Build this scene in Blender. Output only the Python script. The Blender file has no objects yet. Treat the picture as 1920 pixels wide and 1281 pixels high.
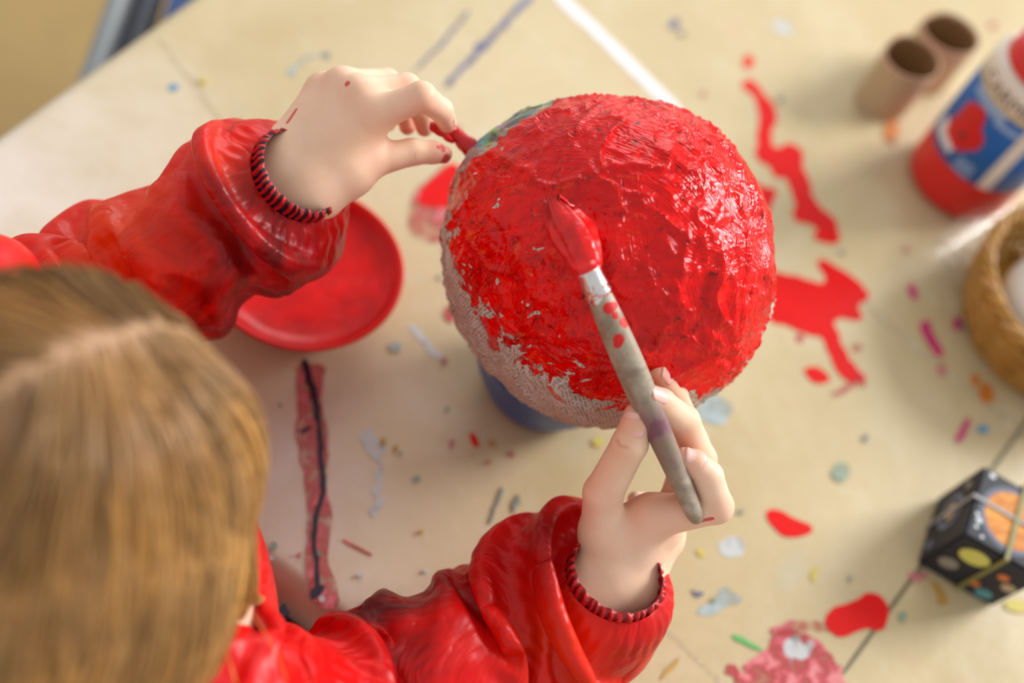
import bpy, bmesh, math, random
import numpy as np
from mathutils import Vector, Matrix

# ------------------------------------------------------------------ camera frame
# All modelling below is in centimetres on a frame whose z = 0 is the table top;
# W() turns it into metres above the floor.
F = 2133.0                       # focal length in pixels of the 1920 px wide frame (40 mm lens)
TABLE = 50.0                     # table height (cm)
CAMH = 62.0                      # camera above the table (cm)
_dn = np.array([-0.273, -0.589, -1.0]); _dn /= np.linalg.norm(_dn)
UP = -_dn
XW = np.array([1.0, 0, 0]) - UP[0] * UP; XW /= np.linalg.norm(XW)
YW = np.cross(UP, XW)
RWC = np.array([XW, YW, UP])     # camera -> world rotation


def cdir(v):
    return RWC @ np.array(v, float)


def at(px, py, d):               # pixel + distance along the lens axis -> point
    c = np.array([(px - 960) * d / F, -(py - 640.5) * d / F, -d])
    p = RWC @ c
    p[2] += CAMH
    return p


def on(px, py, h=0.0):           # pixel -> point at height h over the table
    r = RWC @ np.array([(px - 960) / F, -(py - 640.5) / F, -1.0])
    t = (CAMH - h) / -r[2]
    p = r * t
    p[2] += CAMH
    return p


def W(v):
    v = np.asarray(v, float).copy()
    v[..., 2] += TABLE
    return v * 0.01


sc = bpy.context.scene
COL = sc.collection
cam = bpy.data.cameras.new('camera')
cam.sensor_width = 36.0
cam.sensor_fit = 'HORIZONTAL'
cam.lens = F / 1920 * 36
cam.clip_start = 0.01
cam.dof.use_dof = True
cam.dof.focus_distance = 0.553
cam.dof.aperture_fstop = 2.4
camo = bpy.data.objects.new('camera', cam)
COL.objects.link(camo)
M4 = Matrix.Identity(4)
for i in range(3):
    for j in range(3):
        M4[i][j] = RWC[i][j]
cl = W([0, 0, CAMH])
for i in range(3):
    M4[i][3] = cl[i]
camo.matrix_world = M4
sc.camera = camo

# world: even soft daylight of a bright room
wd = bpy.data.worlds.new('world')
sc.world = wd
wd.use_nodes = True
bg = wd.node_tree.nodes['Background']
bg.inputs[0].default_value = (1.0, 0.985, 0.965, 1)
bg.inputs[1].default_value = 0.60


def area(name, loc, target, sx, sy, power, color):
    l = bpy.data.lights.new(name, 'AREA')
    l.shape = 'RECTANGLE'
    l.size, l.size_y = sx, sy
    l.energy = power
    l.color = color
    o = bpy.data.objects.new(name, l)
    COL.objects.link(o)
    o.location = loc
    o.rotation_euler = (Vector(target) - Vector(loc)).to_track_quat('-Z', 'Y').to_euler()
    return o


area('window_light_right', (3.9, 1.9, 2.5), (0.1, 0.25, 0.55), 1.7, 1.9, 225, (1.0, 0.99, 0.975))
area('window_light_back', (0.9, 4.2, 2.3), (0.1, 0.3, 0.55), 2.0, 1.6, 48, (1.0, 0.99, 0.975))
sc.view_settings.view_transform = 'Standard'
sc.view_settings.look = 'None'
sc.view_settings.gamma = 1.0
sc.view_settings.use_curve_mapping = False
sc.view_settings.exposure = 0.22

# ------------------------------------------------------------------ helpers


def lin(r, g, b):
    def f(c):
        c /= 255
        return c / 12.92 if c <= 0.04045 else ((c + 0.055) / 1.055) ** 2.4
    return (f(r), f(g), f(b), 1.0)


class NT:
    def __init__(self, name):
        self.m = bpy.data.materials.new(name)
        self.m.use_nodes = True
        self.t = self.m.node_tree
        self.b = self.t.nodes['Principled BSDF']
        self.out = self.t.nodes['Material Output']

    def put(self, sock, v):
        if isinstance(v, bpy.types.NodeSocket):
            self.t.links.new(v, sock)
        elif v is not None:
            if isinstance(v, (tuple, list)) and len(v) == 4 and sock.type == 'VECTOR':
                v = v[:3]
            sock.default_value = v

    def n(self, kind, ins=None, **props):
        nd = self.t.nodes.new(kind)
        for k, v in props.items():
            setattr(nd, k, v)
        for k, v in (ins or {}).items():
            self.put(nd.inputs[k], v)
        return nd

    def math(self, op, a, b=0.0, c=None, clamp=False):
        nd = self.t.nodes.new('ShaderNodeMath')
        nd.operation = op
        nd.use_clamp = clamp
        self.put(nd.inputs[0], a)
        self.put(nd.inputs[1], b)
        if c is not None:
            self.put(nd.inputs[2], c)
        return nd.outputs[0]

    def ramp(self, fac, lo, hi, a=0.0, b=1.0):
        nd = self.n('ShaderNodeMapRange', {0: fac, 1: lo, 2: hi, 3: a, 4: b})
        return nd.outputs[0]

    def mix(self, fac, a, b, blend='MIX'):
        nd = self.t.nodes.new('ShaderNodeMix')
        nd.data_type = 'RGBA'
        nd.blend_type = blend
        self.put(nd.inputs[0], fac)
        self.put(nd.inputs[6], a)
        self.put(nd.inputs[7], b)
        return nd.outputs[2]

    def noise(self, vec, scale, detail=3.0, rough=0.55, dist=0.0):
        nd = self.n('ShaderNodeTexNoise', {'Vector': vec, 'Scale': scale, 'Detail': detail, 'Roughness': rough, 'Distortion': dist})
        return nd.outputs['Fac']

    def obj(self):
        return self.n('ShaderNodeTexCoord').outputs['Object']

    def scaled(self, vec, s, rot=(0, 0, 0)):
        return self.n('ShaderNodeMapping', {'Vector': vec, 'Scale': s, 'Rotation': rot}).outputs[0]

    def attr(self, name, out='Fac'):
        nd = self.n('ShaderNodeAttribute', attribute_name=name)
        return nd.outputs[out]

    def bump(self, h, strength=0.3, dist=0.001, normal=None):
        nd = self.n('ShaderNodeBump', {'Height': h, 'Strength': strength, 'Distance': dist})
        if normal is not None:
            self.put(nd.inputs['Normal'], normal)
        return nd.outputs[0]

    def set(self, **k):
        names = {'col': 'Base Color', 'rough': 'Roughness', 'normal': 'Normal', 'metal': 'Metallic', 'spec': 'Specular IOR Level',
                 'coat': 'Coat Weight', 'coatr': 'Coat Roughness', 'sss': 'Subsurface Weight', 'alpha': 'Alpha', 'sheen': 'Sheen Weight',
                 'trans': 'Transmission Weight', 'ior': 'IOR', 'aniso': 'Anisotropic'}
        for kk, v in k.items():
            self.put(self.b.inputs[names[kk]], v)
        return self.m


def plain(name, col, rough=0.5, var=0.12, scale=30, bump=0.1, **k):
    t = NT(name)
    o = t.obj()
    f = t.noise(o, scale, 4)
    dark = tuple(c * (1 - var) for c in col[:3]) + (1,)
    lite = tuple(min(1, c * (1 + var)) for c in col[:3]) + (1,)
    t.set(col=t.mix(f, dark, lite), rough=rough, normal=t.bump(f, bump, 0.0006), **k)
    return t.m


def link(name, me, mat=None, parent=None, smooth=True):
    o = bpy.data.objects.new(name, me)
    COL.objects.link(o)
    if mat:
        me.materials.clear()
        me.materials.append(mat)
    if smooth and len(me.polygons):
        me.polygons.foreach_set('use_smooth', np.ones(len(me.polygons), bool))
    if parent is not None:
        o.parent = parent
        o.matrix_parent_inverse = parent.matrix_world.inverted() if parent.matrix_world != Matrix.Identity(4) else Matrix.Identity(4)
    return o


def tag(o, label=None, cat=None, group=None, kind=None):
    if label: o['label'] = label
    if cat: o['category'] = cat
    if group: o['group'] = group
    if kind: o['kind'] = kind
    return o


def empty(name, loc_cm):
    o = bpy.data.objects.new(name, None)
    COL.objects.link(o)
    o.empty_display_size = 0.02
    o['_at'] = 1
    del o['_at']
    o.location = W(loc_cm)
    o.matrix_world = Matrix.Translation(Vector(W(loc_cm)))
    return o


def mesh(name, verts, faces, mat=None, parent=None, smooth=True):
    """verts in cm; the object's origin is put at the mesh centre, world position kept"""
    v = W(verts)
    c = (v.min(0) + v.max(0)) / 2
    me = bpy.data.meshes.new(name)
    if isinstance(faces, np.ndarray):
        n, k = faces.shape
        me.vertices.add(len(v))
        me.vertices.foreach_set('co', (v - c).astype(np.float32).ravel())
        me.loops.add(n * k)
        me.loops.foreach_set('vertex_index', faces.astype(np.int32).ravel())
        me.polygons.add(n)
        me.polygons.foreach_set('loop_start', (np.arange(n) * k).astype(np.int32))
        me.polygons.foreach_set('loop_total', np.full(n, k, np.int32))
        me.update(calc_edges=True)
        me.validate()
    else:
        me.from_pydata([tuple(p) for p in (v - c)], [], [tuple(f) for f in faces])
        me.update()
    o = link(name, me, mat, None, smooth)
    mw = Matrix.Translation(Vector(c))
    o.matrix_world = mw
    if parent is not None:
        o.parent = parent
        o.matrix_parent_inverse = parent.matrix_world.inverted()
        o.matrix_world = mw
    return o


def fattr(o, name, arr):
    a = o.data.attributes.new(name, 'FLOAT', 'POINT')
    a.data.foreach_set('value', np.asarray(arr, np.float32))


def hashn(i, j, k, seed=0):
    n = (i * 73856093) ^ (j * 19349663) ^ (k * 83492791) ^ (seed * 2654435)
    n = (n ^ (n >> 13)) & 0x7fffffff
    n = (n * (n * n * 15731 + 789221) + 1376312589) & 0x7fffffff
    return n / 1073741824.0 - 1.0


def vnoise(P, seed=0):
    P = np.asarray(P, float)
    I = np.floor(P).astype(np.int64)
    f = P - I
    u = f * f * f * (f * (f * 6 - 15) + 10)
    r = 0
    for dx in (0, 1):
        for dy in (0, 1):
            for dz in (0, 1):
                w = (u[..., 0] if dx else 1 - u[..., 0]) * (u[..., 1] if dy else 1 - u[..., 1]) * (u[..., 2] if dz else 1 - u[..., 2])
                r = r + w * hashn(I[..., 0] + dx, I[..., 1] + dy, I[..., 2] + dz, seed)
    return r


def fbm(P, oct=3, seed=0):
    r, a = 0, 1.0
    for k in range(oct):
        r = r + a * vnoise(P * (2.03 ** k) + 7.3 * k, seed + k)
        a *= 0.5
    return r


def grid_faces(ns, nt, closed=True):
    f = []
    J = nt if closed else nt - 1
    i, j = np.meshgrid(np.arange(ns - 1), np.arange(J), indexing='ij')
    i, j = i.ravel(), j.ravel()
    j2 = (j + 1) % nt
    return np.stack([i * nt + j, i * nt + j2, (i + 1) * nt + j2, (i + 1) * nt + j], 1)


def lathe_verts(profile, seg=64, centre=(0, 0, 0)):
    pr = np.array(profile, float)
    th = np.arange(seg) * 2 * math.pi / seg
    v = np.zeros((len(pr), seg, 3))
    v[:, :, 0] = pr[:, :1] * np.cos(th)
    v[:, :, 1] = pr[:, :1] * np.sin(th)
    v[:, :, 2] = pr[:, 1:]
    return v.reshape(-1, 3) + np.array(centre, float)


def lathe(name, profile, centre, mat, parent=None, seg=64):
    return mesh(name, lathe_verts(profile, seg, centre), grid_faces(len(profile), seg), mat, parent)


def box(name, lo, hi, mat, parent=None, bevel=0.0, rot=0.0, piv=None, R=None):
    lo, hi = np.array(lo, float), np.array(hi, float)
    bm = bmesh.new()
    bmesh.ops.create_cube(bm, size=1)
    for v in bm.verts:
        v.co = Vector([lo[k] + (v.co[k] + 0.5) * (hi[k] - lo[k]) for k in range(3)])
    if bevel:
        bmesh.ops.bevel(bm, geom=bm.edges[:], offset=bevel, segments=3, affect='EDGES', profile=0.5)
    bm.verts.ensure_lookup_table()
    vs = np.array([v.co[:] for v in bm.verts])
    fs = [[v.index for v in f.verts] for f in bm.faces]
    bm.free()
    if rot or piv is not None:
        piv = np.array(piv if piv is not None else (0, 0, 0), float)
        c, s = math.cos(rot), math.sin(rot)
        q = vs - 0
        vs = np.stack([c * q[:, 0] - s * q[:, 1], s * q[:, 0] + c * q[:, 1], q[:, 2]], 1) + piv
    if R is not None:
        vs = vs @ np.array(R).T
    return mesh(name, vs, fs, mat, parent, smooth=False)


def crom(P, n):
    """Catmull-Rom through the rows of P, n samples by arc length"""
    P = np.array(P, float)
    Q = np.vstack([2 * P[0] - P[1], P, 2 * P[-1] - P[-2]])
    out = []
    for i in range(1, len(Q) - 2):
        t = np.linspace(0, 1, 40, endpoint=False)[:, None]
        a, b, c, d = Q[i - 1], Q[i], Q[i + 1], Q[i + 2]
        out.append(0.5 * (2 * b + (c - a) * t + (2 * a - 5 * b + 4 * c - d) * t ** 2 + (3 * b - a - 3 * c + d) * t ** 3))
    out = np.vstack(out + [P[-1:]])
    L = np.r_[0, np.cumsum(np.linalg.norm(np.diff(out[:, :3], axis=0), axis=1))]
    s = np.linspace(0, L[-1], n)
    return np.stack([np.interp(s, L, out[:, k]) for k in range(out.shape[1])], 1)


def frames(C, ref=(0, 0, 1)):
    T = np.gradient(C, axis=0)
    T /= np.linalg.norm(T, axis=1, keepdims=True)
    n = np.cross(np.cross(T[0], np.array(ref, float)), T[0])
    n /= np.linalg.norm(n)
    A = [n]
    for i in range(1, len(C)):
        n = n - T[i] * (n @ T[i])
        n /= np.linalg.norm(n)
        A.append(n)
    A = np.array(A)
    return T, A, np.cross(T, A)


def tube(name, pts, rad, mat, parent=None, n=40, seg=10, cap=True, flat=1.0, ref=(0, 0, 1)):
    P = np.array(pts, float)
    if np.isscalar(rad): rad = [rad] * len(P)
    C = crom(np.c_[P, np.array(rad, float)[:, None]], n)
    T, A, B = frames(C[:, :3], ref)
    th = np.arange(seg) * 2 * math.pi / seg
    V = C[:, None, :3] + C[:, None, 3:] * (np.cos(th)[None, :, None] * A[:, None] * flat + np.sin(th)[None, :, None] * B[:, None])
    V = V.reshape(-1, 3)
    f = [tuple(q) for q in grid_faces(n, seg)]
    if cap:
        f.append(tuple(range(seg))[::-1])
        f.append(tuple(range((n - 1) * seg, n * seg)))
    return mesh(name, V, f, mat, parent)


# ------------------------------------------------------------------ signed distance modelling


def surface_nets(D, org, h):
    ins = D < 0
    c = [ins[dx:D.shape[0] - 1 + dx, dy:D.shape[1] - 1 + dy, dz:D.shape[2] - 1 + dz] for dx in (0, 1) for dy in (0, 1) for dz in (0, 1)]
    anyi = np.logical_or.reduce(c)
    alli = np.logical_and.reduce(c)
    mixed = anyi & ~alli
    idx = np.full(mixed.shape, -1, np.int64)
    cells = np.argwhere(mixed)
    idx[mixed] = np.arange(len(cells))
    pos = np.zeros((len(cells), 3))
    cnt = np.zeros(len(cells))
    corners = np.array([(a, b, d) for a in (0, 1) for b in (0, 1) for d in (0, 1)])
    for a in range(8):
        for b in range(a + 1, 8):
            if np.abs(corners[a] - corners[b]).sum() != 1: continue
            ca, cb = cells + corners[a], cells + corners[b]
            va = D[ca[:, 0], ca[:, 1], ca[:, 2]]
            vb = D[cb[:, 0], cb[:, 1], cb[:, 2]]
            m = (va < 0) != (vb < 0)
            t = (va[m] / (va[m] - vb[m]))[:, None]
            pos[m] += ca[m] + t * (cb[m] - ca[m])
            cnt[m] += 1
    pos /= cnt[:, None]
    quads = []
    for ax in range(3):
        sl0 = [slice(None)] * 3; sl1 = [slice(None)] * 3
        sl0[ax] = slice(0, -1); sl1[ax] = slice(1, None)
        A, B = ins[tuple(sl0)], ins[tuple(sl1)]
        e = np.argwhere(A != B)
        o1, o2 = (ax + 1) % 3, (ax + 2) % 3
        ok = (e[:, o1] >= 1) & (e[:, o2] >= 1) & (e[:, o1] < D.shape[o1] - 1) & (e[:, o2] < D.shape[o2] - 1)
        e = e[ok]
        flip = A[e[:, 0], e[:, 1], e[:, 2]]
        q = []
        for a, b in ((-1, -1), (0, -1), (0, 0), (-1, 0)):
            ee = e.copy()
            ee[:, o1] += a
            ee[:, o2] += b
            q.append(idx[ee[:, 0], ee[:, 1], ee[:, 2]])
        q = np.stack(q, 1)
        q[~flip] = q[~flip][:, ::-1]
        quads.append(q)
    quads = np.vstack(quads)
    return org + pos * h, quads


class Field:
    def __init__(self, lo, hi, h):
        self.h = h
        self.org = np.array(lo, float)
        n = np.ceil((np.array(hi) - self.org) / h).astype(int) + 1
        g = [self.org[k] + h * np.arange(n[k]) for k in range(3)]
        self.P = np.stack(np.meshgrid(*g, indexing='ij'), -1).astype(np.float32)

    def cone(self, a, b, ra, rb):
        a, b = np.asarray(a, np.float32), np.asarray(b, np.float32)
        ba = b - a
        pa = self.P - a
        t = np.clip(pa @ ba / max(float(ba @ ba), 1e-9), 0, 1)
        d = pa - t[..., None] * ba
        return np.sqrt(np.einsum('...i,...i', d, d)) - (ra + t * (rb - ra))

    def ell(self, c, R, rad):
        q = (self.P - np.asarray(c, np.float32)) @ np.asarray(R, np.float32).T
        rad = np.asarray(rad, np.float32)
        k0 = np.sqrt(((q / rad) ** 2).sum(-1))
        k1 = np.sqrt(((q / rad ** 2) ** 2).sum(-1))
        return k0 * (k0 - 1) / np.maximum(k1, 1e-6)

    def build(self, D):
        return surface_nets(D, self.org, self.h)


def smin(a, b, k):
    h = np.maximum(k - np.abs(a - b), 0) / k
    return np.minimum(a, b) - h * h * k * 0.25


def smax(a, b, k):
    return -smin(-a, -b, k)


def relax(V, Q, it=2, w=0.5):
    """light Laplacian smoothing of a quad mesh"""
    E = np.vstack([Q[:, [0, 1]], Q[:, [1, 2]], Q[:, [2, 3]], Q[:, [3, 0]]])
    E = np.unique(np.sort(E, 1), axis=0)
    for _ in range(it):
        S = np.zeros_like(V)
        N = np.zeros(len(V))
        np.add.at(S, E[:, 0], V[E[:, 1]]); np.add.at(S, E[:, 1], V[E[:, 0]])
        np.add.at(N, E[:, 0], 1); np.add.at(N, E[:, 1], 1)
        V = V + w * (S / np.maximum(N, 1)[:, None] - V) * (N > 0)[:, None]
    return V


# ------------------------------------------------------------------ cloth wrinkles: small position based solver


def wrinkle(V, gs=1.12, gt=1.10, its=160, keep=0.02, bend=0.25, seed=1, amp=0.25, pins=(True, False), freq=0.35, floor=None, pin_rows=2, keepmap=None):
    """V (ns, nt, 3) closed in t. The cloth is longer than the form it hangs on, so it buckles into folds."""
    V0 = V.copy()
    def dl(A, B): return np.linalg.norm(A - B, axis=-1, keepdims=True)
    N = np.cross(np.roll(V, -1, 1) - np.roll(V, 1, 1), np.gradient(V, axis=0))
    N /= np.linalg.norm(N, axis=-1, keepdims=True) + 1e-9
    cen = V.mean(1, keepdims=True)
    sgn = np.sign(((V - cen) * N).sum(-1).mean())
    N *= sgn
    V = V + N * (amp * fbm(V * freq, 3, seed))[..., None]
    ns, nt = V.shape[:2]
    cons = []
    def add(fa, fb, g, k): cons.append((fa, fb, g, k))
    S = slice
    rest = {}
    sets = [
        ('s', lambda X: (X[1:], X[:-1]), gs, 1.0),
        ('t', lambda X: (np.roll(X, -1, 1), X), gt, 1.0),
        ('d1', lambda X: (np.roll(X, -1, 1)[1:], X[:-1]), None, 0.5),
        ('d2', lambda X: (X[1:], np.roll(X, -1, 1)[:-1]), None, 0.5),
        ('bs', lambda X: (X[2:], X[:-2]), gs, bend),
        ('bt', lambda X: (np.roll(X, -2, 1), X), gt, bend),
    ]
    R = []
    for nm, fn, g, k in sets:
        a, b = fn(V0)
        L = dl(a, b)
        R.append(L * (g if g else math.sqrt((gs * gs + gt * gt) / 2)))
    free = np.ones((ns, nt, 1))
    if pins[0]: free[:pin_rows] = 0
    if pins[1]: free[-pin_rows:] = 0
    km = keep if keepmap is None else keepmap
    for it in range(its):
        acc = np.zeros_like(V)
        cnt = np.zeros((ns, nt, 1))
        for (nm, fn, g, k), L in zip(sets, R):
            a, b = fn(V)
            d = a - b
            l = np.linalg.norm(d, axis=-1, keepdims=True) + 1e-9
            c = 0.5 * k * (l - L) / l * d
            if nm == 's': acc[1:] -= c; acc[:-1] += c; cnt[1:] += 1; cnt[:-1] += 1
            elif nm == 't': acc -= np.roll(c, 1, 1); acc += c; cnt += 2
            elif nm == 'd1':
                t_ = np.zeros_like(V); t_[1:] = c; acc -= np.roll(t_, 1, 1); acc[:-1] += c; cnt[1:] += 1; cnt[:-1] += 1
            elif nm == 'd2':
                acc[1:] -= c; t_ = np.zeros_like(V); t_[:-1] = c; acc += np.roll(t_, 1, 1); cnt[1:] += 1; cnt[:-1] += 1
            elif nm == 'bs': acc[2:] -= c; acc[:-2] += c; cnt[2:] += k; cnt[:-2] += k
            else: acc -= np.roll(c, 2, 1); acc += c; cnt += 2 * k
        V = V + free * (1.4 * acc / np.maximum(cnt, 1) + km * (V0 - V))
        if floor is not None:
            V[..., 2] = np.maximum(V[..., 2], floor)
    return V


def cloth_obj(name, V, mat, parent, thick=0.05, sub=1, caps=()):
    ns, nt = V.shape[:2]
    o = mesh(name, V.reshape(-1, 3), grid_faces(ns, nt), mat, parent)
    m = o.modifiers.new('thickness', 'SOLIDIFY')
    m.thickness = thick * 0.01
    m.offset = -1
    if sub:
        m = o.modifiers.new('smooth', 'SUBSURF')
        m.levels = m.render_levels = sub
    return o


def sweep(path, ns, nt, ref=(0, 0, 1), flat=None):
    """path rows: x, y, z, radius"""
    C = crom(np.array(path, float), ns)
    T, A, B = frames(C[:, :3], ref)
    th = np.arange(nt) * 2 * math.pi / nt
    fl = 1.0 if flat is None else flat
    return C[:, None, :3] + C[:, None, 3:4] * (np.cos(th)[None, :, None] * A[:, None] * fl + np.sin(th)[None, :, None] * B[:, None])

# ================================================================== SETTING
# ---- floor
t = NT('floor_linoleum')
o_ = t.obj()
f1 = t.noise(o_, 6, 5)
f2 = t.noise(o_, 90, 2)
c = t.mix(f1, lin(150, 122, 72), lin(172, 144, 92))
c = t.mix(t.ramp(f2, 0.55, 0.75, 0, 0.25), c, lin(120, 96, 58))
FLOOR_M = t.set(col=c, rough=0.6, normal=t.bump(f2, 0.1, 0.0005))
fl = box('floor', (-260, -200, -TABLE - 3), (260, 260, -TABLE), FLOOR_M)
tag(fl, kind='structure')

# ---- table: one end edge runs away to the upper left, the child sits at the near edge
e0, e1 = on(0, 252, 0), on(352, 0, 0)
ux = (e1 - e0); ux[2] = 0; ux /= np.linalg.norm(ux)      # along the end edge = facing direction of the child
uy = np.array([ux[1], -ux[0], 0.0])                       # along the near edge, away from the end edge
near = on(-150, 560, 0)
corner = e0 + ux * ((near - e0) @ ux)                     # where both edges meet
LX, LY = 86.0, 120.0
TR = np.array([ux, uy, [0, 0, 1.0]]).T                    # local (depth, width, z) -> world


def tloc(v):
    return np.asarray(v, float) @ TR.T + np.array([corner[0], corner[1], 0])


def tbox(name, lo, hi, mat, parent, bevel=0.0):
    o = box(name, lo, hi, mat, None, bevel)
    # rebuild in the table frame
    vs = np.array([v.co[:] for v in o.data.vertices]) + np.array(o.location)
    vs = vs * 100 - np.array([0, 0, TABLE])
    fs = [list(p.vertices) for p in o.data.polygons]
    me = o.data
    bpy.data.objects.remove(o)
    bpy.data.meshes.remove(me)
    return mesh(name, tloc(vs), [f[::-1] for f in fs], mat, parent, smooth=False)


WOOD = plain('table_beech', lin(190, 150, 100), 0.5, 0.2, 18)
STEEL = plain('grey_lacquered_steel', lin(150, 155, 158), 0.35, 0.06, 40, 0.03, metal=0.4)
tb = empty('table', tloc((LX / 2, LY / 2, -TABLE)))
tag(tb, 'wooden table under a paint stained tan cover', 'table')
tbox('tabletop', (0.4, 0.4, -3.0), (LX - .4, LY - .4, -0.15), WOOD, tb, 0.4)
tbox('apron', (6, 6, -9.0), (LX - 6, 8, -3.0), WOOD, tb)
tbox('apron', (6, LY - 8, -9.0), (LX - 6, LY - 6, -3.0), WOOD, tb)
for a in (5, LX - 9):
    for b in (5, LY - 9):
        tbox('leg', (a, b, -TABLE), (a + 4, b + 4, -3.0), WOOD, tb, 0.4)

# ---- the tan oilcloth
t = NT('tan_oilcloth')
o_ = t.obj()
big = t.noise(o_, 5.5, 4, 0.6, 0.6)
mid = t.noise(o_, 22, 4, 0.6, 0.4)
fine = t.noise(o_, 260, 3)
c = t.mix(t.ramp(big, 0.35, 0.68), lin(190, 171, 128), lin(204, 187, 150))
c = t.mix(t.ramp(mid, 0.52, 0.75, 0, 0.35), c, lin(214, 203, 176))
c = t.mix(t.ramp(fine, 0.45, 0.8, 0, 0.18), c, lin(172, 146, 100))
# dried washes of old paint: each has its own place on the cloth
tint = t.noise(t.scaled(o_, (1, 1, 1), (0.3, 0.2, 0.9)), 13, 3, 0.5, 1.2)
c = t.mix(t.ramp(tint, 0.63, 0.74, 0, 0.30), c, lin(184, 192, 176))
tint2 = t.noise(t.scaled(o_, (1.2, 0.8, 1), (0.1, 0.7, 2.1)), 17, 3, 0.5, 1.0)
c = t.mix(t.ramp(tint2, 0.66, 0.76, 0, 0.28), c, lin(206, 150, 130))
att = t.attr('paler')                              # whitish stretches of the cloth
c = t.mix(t.math('MULTIPLY', att, t.ramp(mid, 0.25, 0.6, 0.45, 1.0)), c, lin(222, 213, 204))
CLOTH_M = t.set(col=c, rough=0.42, spec=0.45, normal=t.bump(t.math('ADD', t.math('MULTIPLY', big, 2.0), t.math('MULTIPLY', fine, 0.1)), 0.25, 0.004))
NX, NY = 150, 200
gx = np.linspace(-1.6, LX + 1.6, NX)
gy = np.linspace(-1.6, LY + 1.6, NY)
G = np.stack(np.meshgrid(gx, gy, indexing='ij'), -1)
Z = np.zeros((NX, NY))
def drop(v, L): return np.maximum(np.maximum(0.3 - v, v - (L - 0.3)), 0)
ov = np.maximum(drop(G[..., 0], LX), drop(G[..., 1], LY))
Z = -np.clip(ov, 0, 2.0) ** 1.5 * 1.9
XY = G.copy()
XY[..., 0] = np.clip(G[..., 0], -0.35, LX + .35)
XY[..., 1] = np.clip(G[..., 1], -0.35, LY + .35)
V = np.concatenate([XY, Z[..., None]], -1)
Vw = tloc(V.reshape(-1, 3))
cover = mesh('table_cover', Vw, grid_faces(NX, NY, False), CLOTH_M)
tag(cover, 'tan oilcloth with dried paint stains spread over the table', 'tablecloth')
paler = np.zeros(len(Vw))
for px, py, r, s in ((90, 330, 13, .8), (200, 240, 11, .45), (330, 340, 9, .35), (-60, 420, 14, .9), (590, 960, 9, .85), (530, 860, 7, .9), (640, 800, 6, .5),
                     (640, 1090, 8, .7), (760, 820, 9, .35), (730, 250, 9, .18), (850, 1000, 8, .2)):
    p = on(px, py, 0)
    paler = np.maximum(paler, s * np.exp(-(((Vw[:, :2] - p[:2]) ** 2).sum(1)) / (r * r * 0.5)))
fattr(cover, 'paler', paler)
sm = cover.modifiers.new('thickness', 'SOLIDIFY')
sm.thickness = 0.0008
sm.offset = -1

# ---- paint on the cloth: thin skins of dried and wet paint, parts of the cloth


def paint_mat(name, col, rough=0.3, cover_=1.0, scale=60, col2=None):
    t = NT(name)
    o = t.obj()
    n1 = t.noise(o, scale, 4, 0.65, 0.6)
    n2 = t.noise(t.scaled(o, (1, 1, 1), (0, 0, 0.5)), scale * 2.6, 3)
    cc = t.mix(t.ramp(n1, 0.3, 0.7), tuple(x * 0.86 for x in col[:3]) + (1,), col)
    if col2 is not None:
        cc = t.mix(t.ramp(n1, 0.48, 0.62), cc, col2)
    t.set(col=cc, rough=rough, normal=t.bump(n2, 0.15, 0.0006))
    if cover_ < 1:
        t.set(alpha=t.ramp(n1, 1 - cover_ - 0.12, 1 - cover_ + 0.16, 0.12, 1.0))
    return t.m


P_RED = paint_mat('wet_red_paint', lin(226, 2, 2), 0.3)
P_RED.node_tree.nodes['Principled BSDF'].inputs['Specular IOR Level'].default_value = 0.25
P_DRYRED = paint_mat('dry_red_paint', lin(196, 44, 60), 0.5, 0.62, 90, lin(216, 128, 132))
P_STREAK = paint_mat('streaked_red_paint', lin(196, 30, 44), 0.45, 0.52, 60, lin(210, 112, 120))
P_BLACK = paint_mat('dry_navy_paint', lin(34, 26, 48), 0.4, 0.9, 120)
P_WHITE = paint_mat('white_paint', lin(236, 236, 240), 0.4)
P_PALE = paint_mat('pale_grey_paint', lin(196, 200, 200), 0.5, 0.7, 60)
P_WASH = paint_mat('pale_blue_wash', lin(172, 188, 188), 0.5, 0.62, 50)
P_CREASE = paint_mat('pale_crease', lin(216, 200, 168), 0.5, 0.5, 60)
P_BLUE = paint_mat('dry_blue_paint', lin(96, 104, 150), 0.5, 0.6, 60)
P_SKY = paint_mat('dry_sky_blue_paint', lin(92, 150, 184), 0.5)
P_MAG = paint_mat('magenta_paint', lin(196, 40, 110), 0.45)
P_PINK = paint_mat('dry_pink_paint', lin(214, 128, 132), 0.5, 0.6, 90)
P_GREEN = paint_mat('green_paint', lin(90, 182, 96), 0.45)
P_TEAL = paint_mat('dry_teal_paint', lin(142, 176, 158), 0.5, 0.55, 90)
P_OCHRE = paint_mat('ochre_paint', lin(190, 150, 70), 0.5, 0.9, 80)
P_YEL = paint_mat('yellow_paint', lin(206, 188, 70), 0.5, 0.8, 80)
P_ORANGE = paint_mat('orange_paint', lin(206, 118, 40), 0.5, 0.85, 80)
P_GREY = paint_mat('grey_paint', lin(134, 140, 134), 0.5, 0.7, 90)
P_SEAM = plain('olive_seam_thread', lin(112, 104, 78), 0.7)

_lay = [0]


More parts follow.
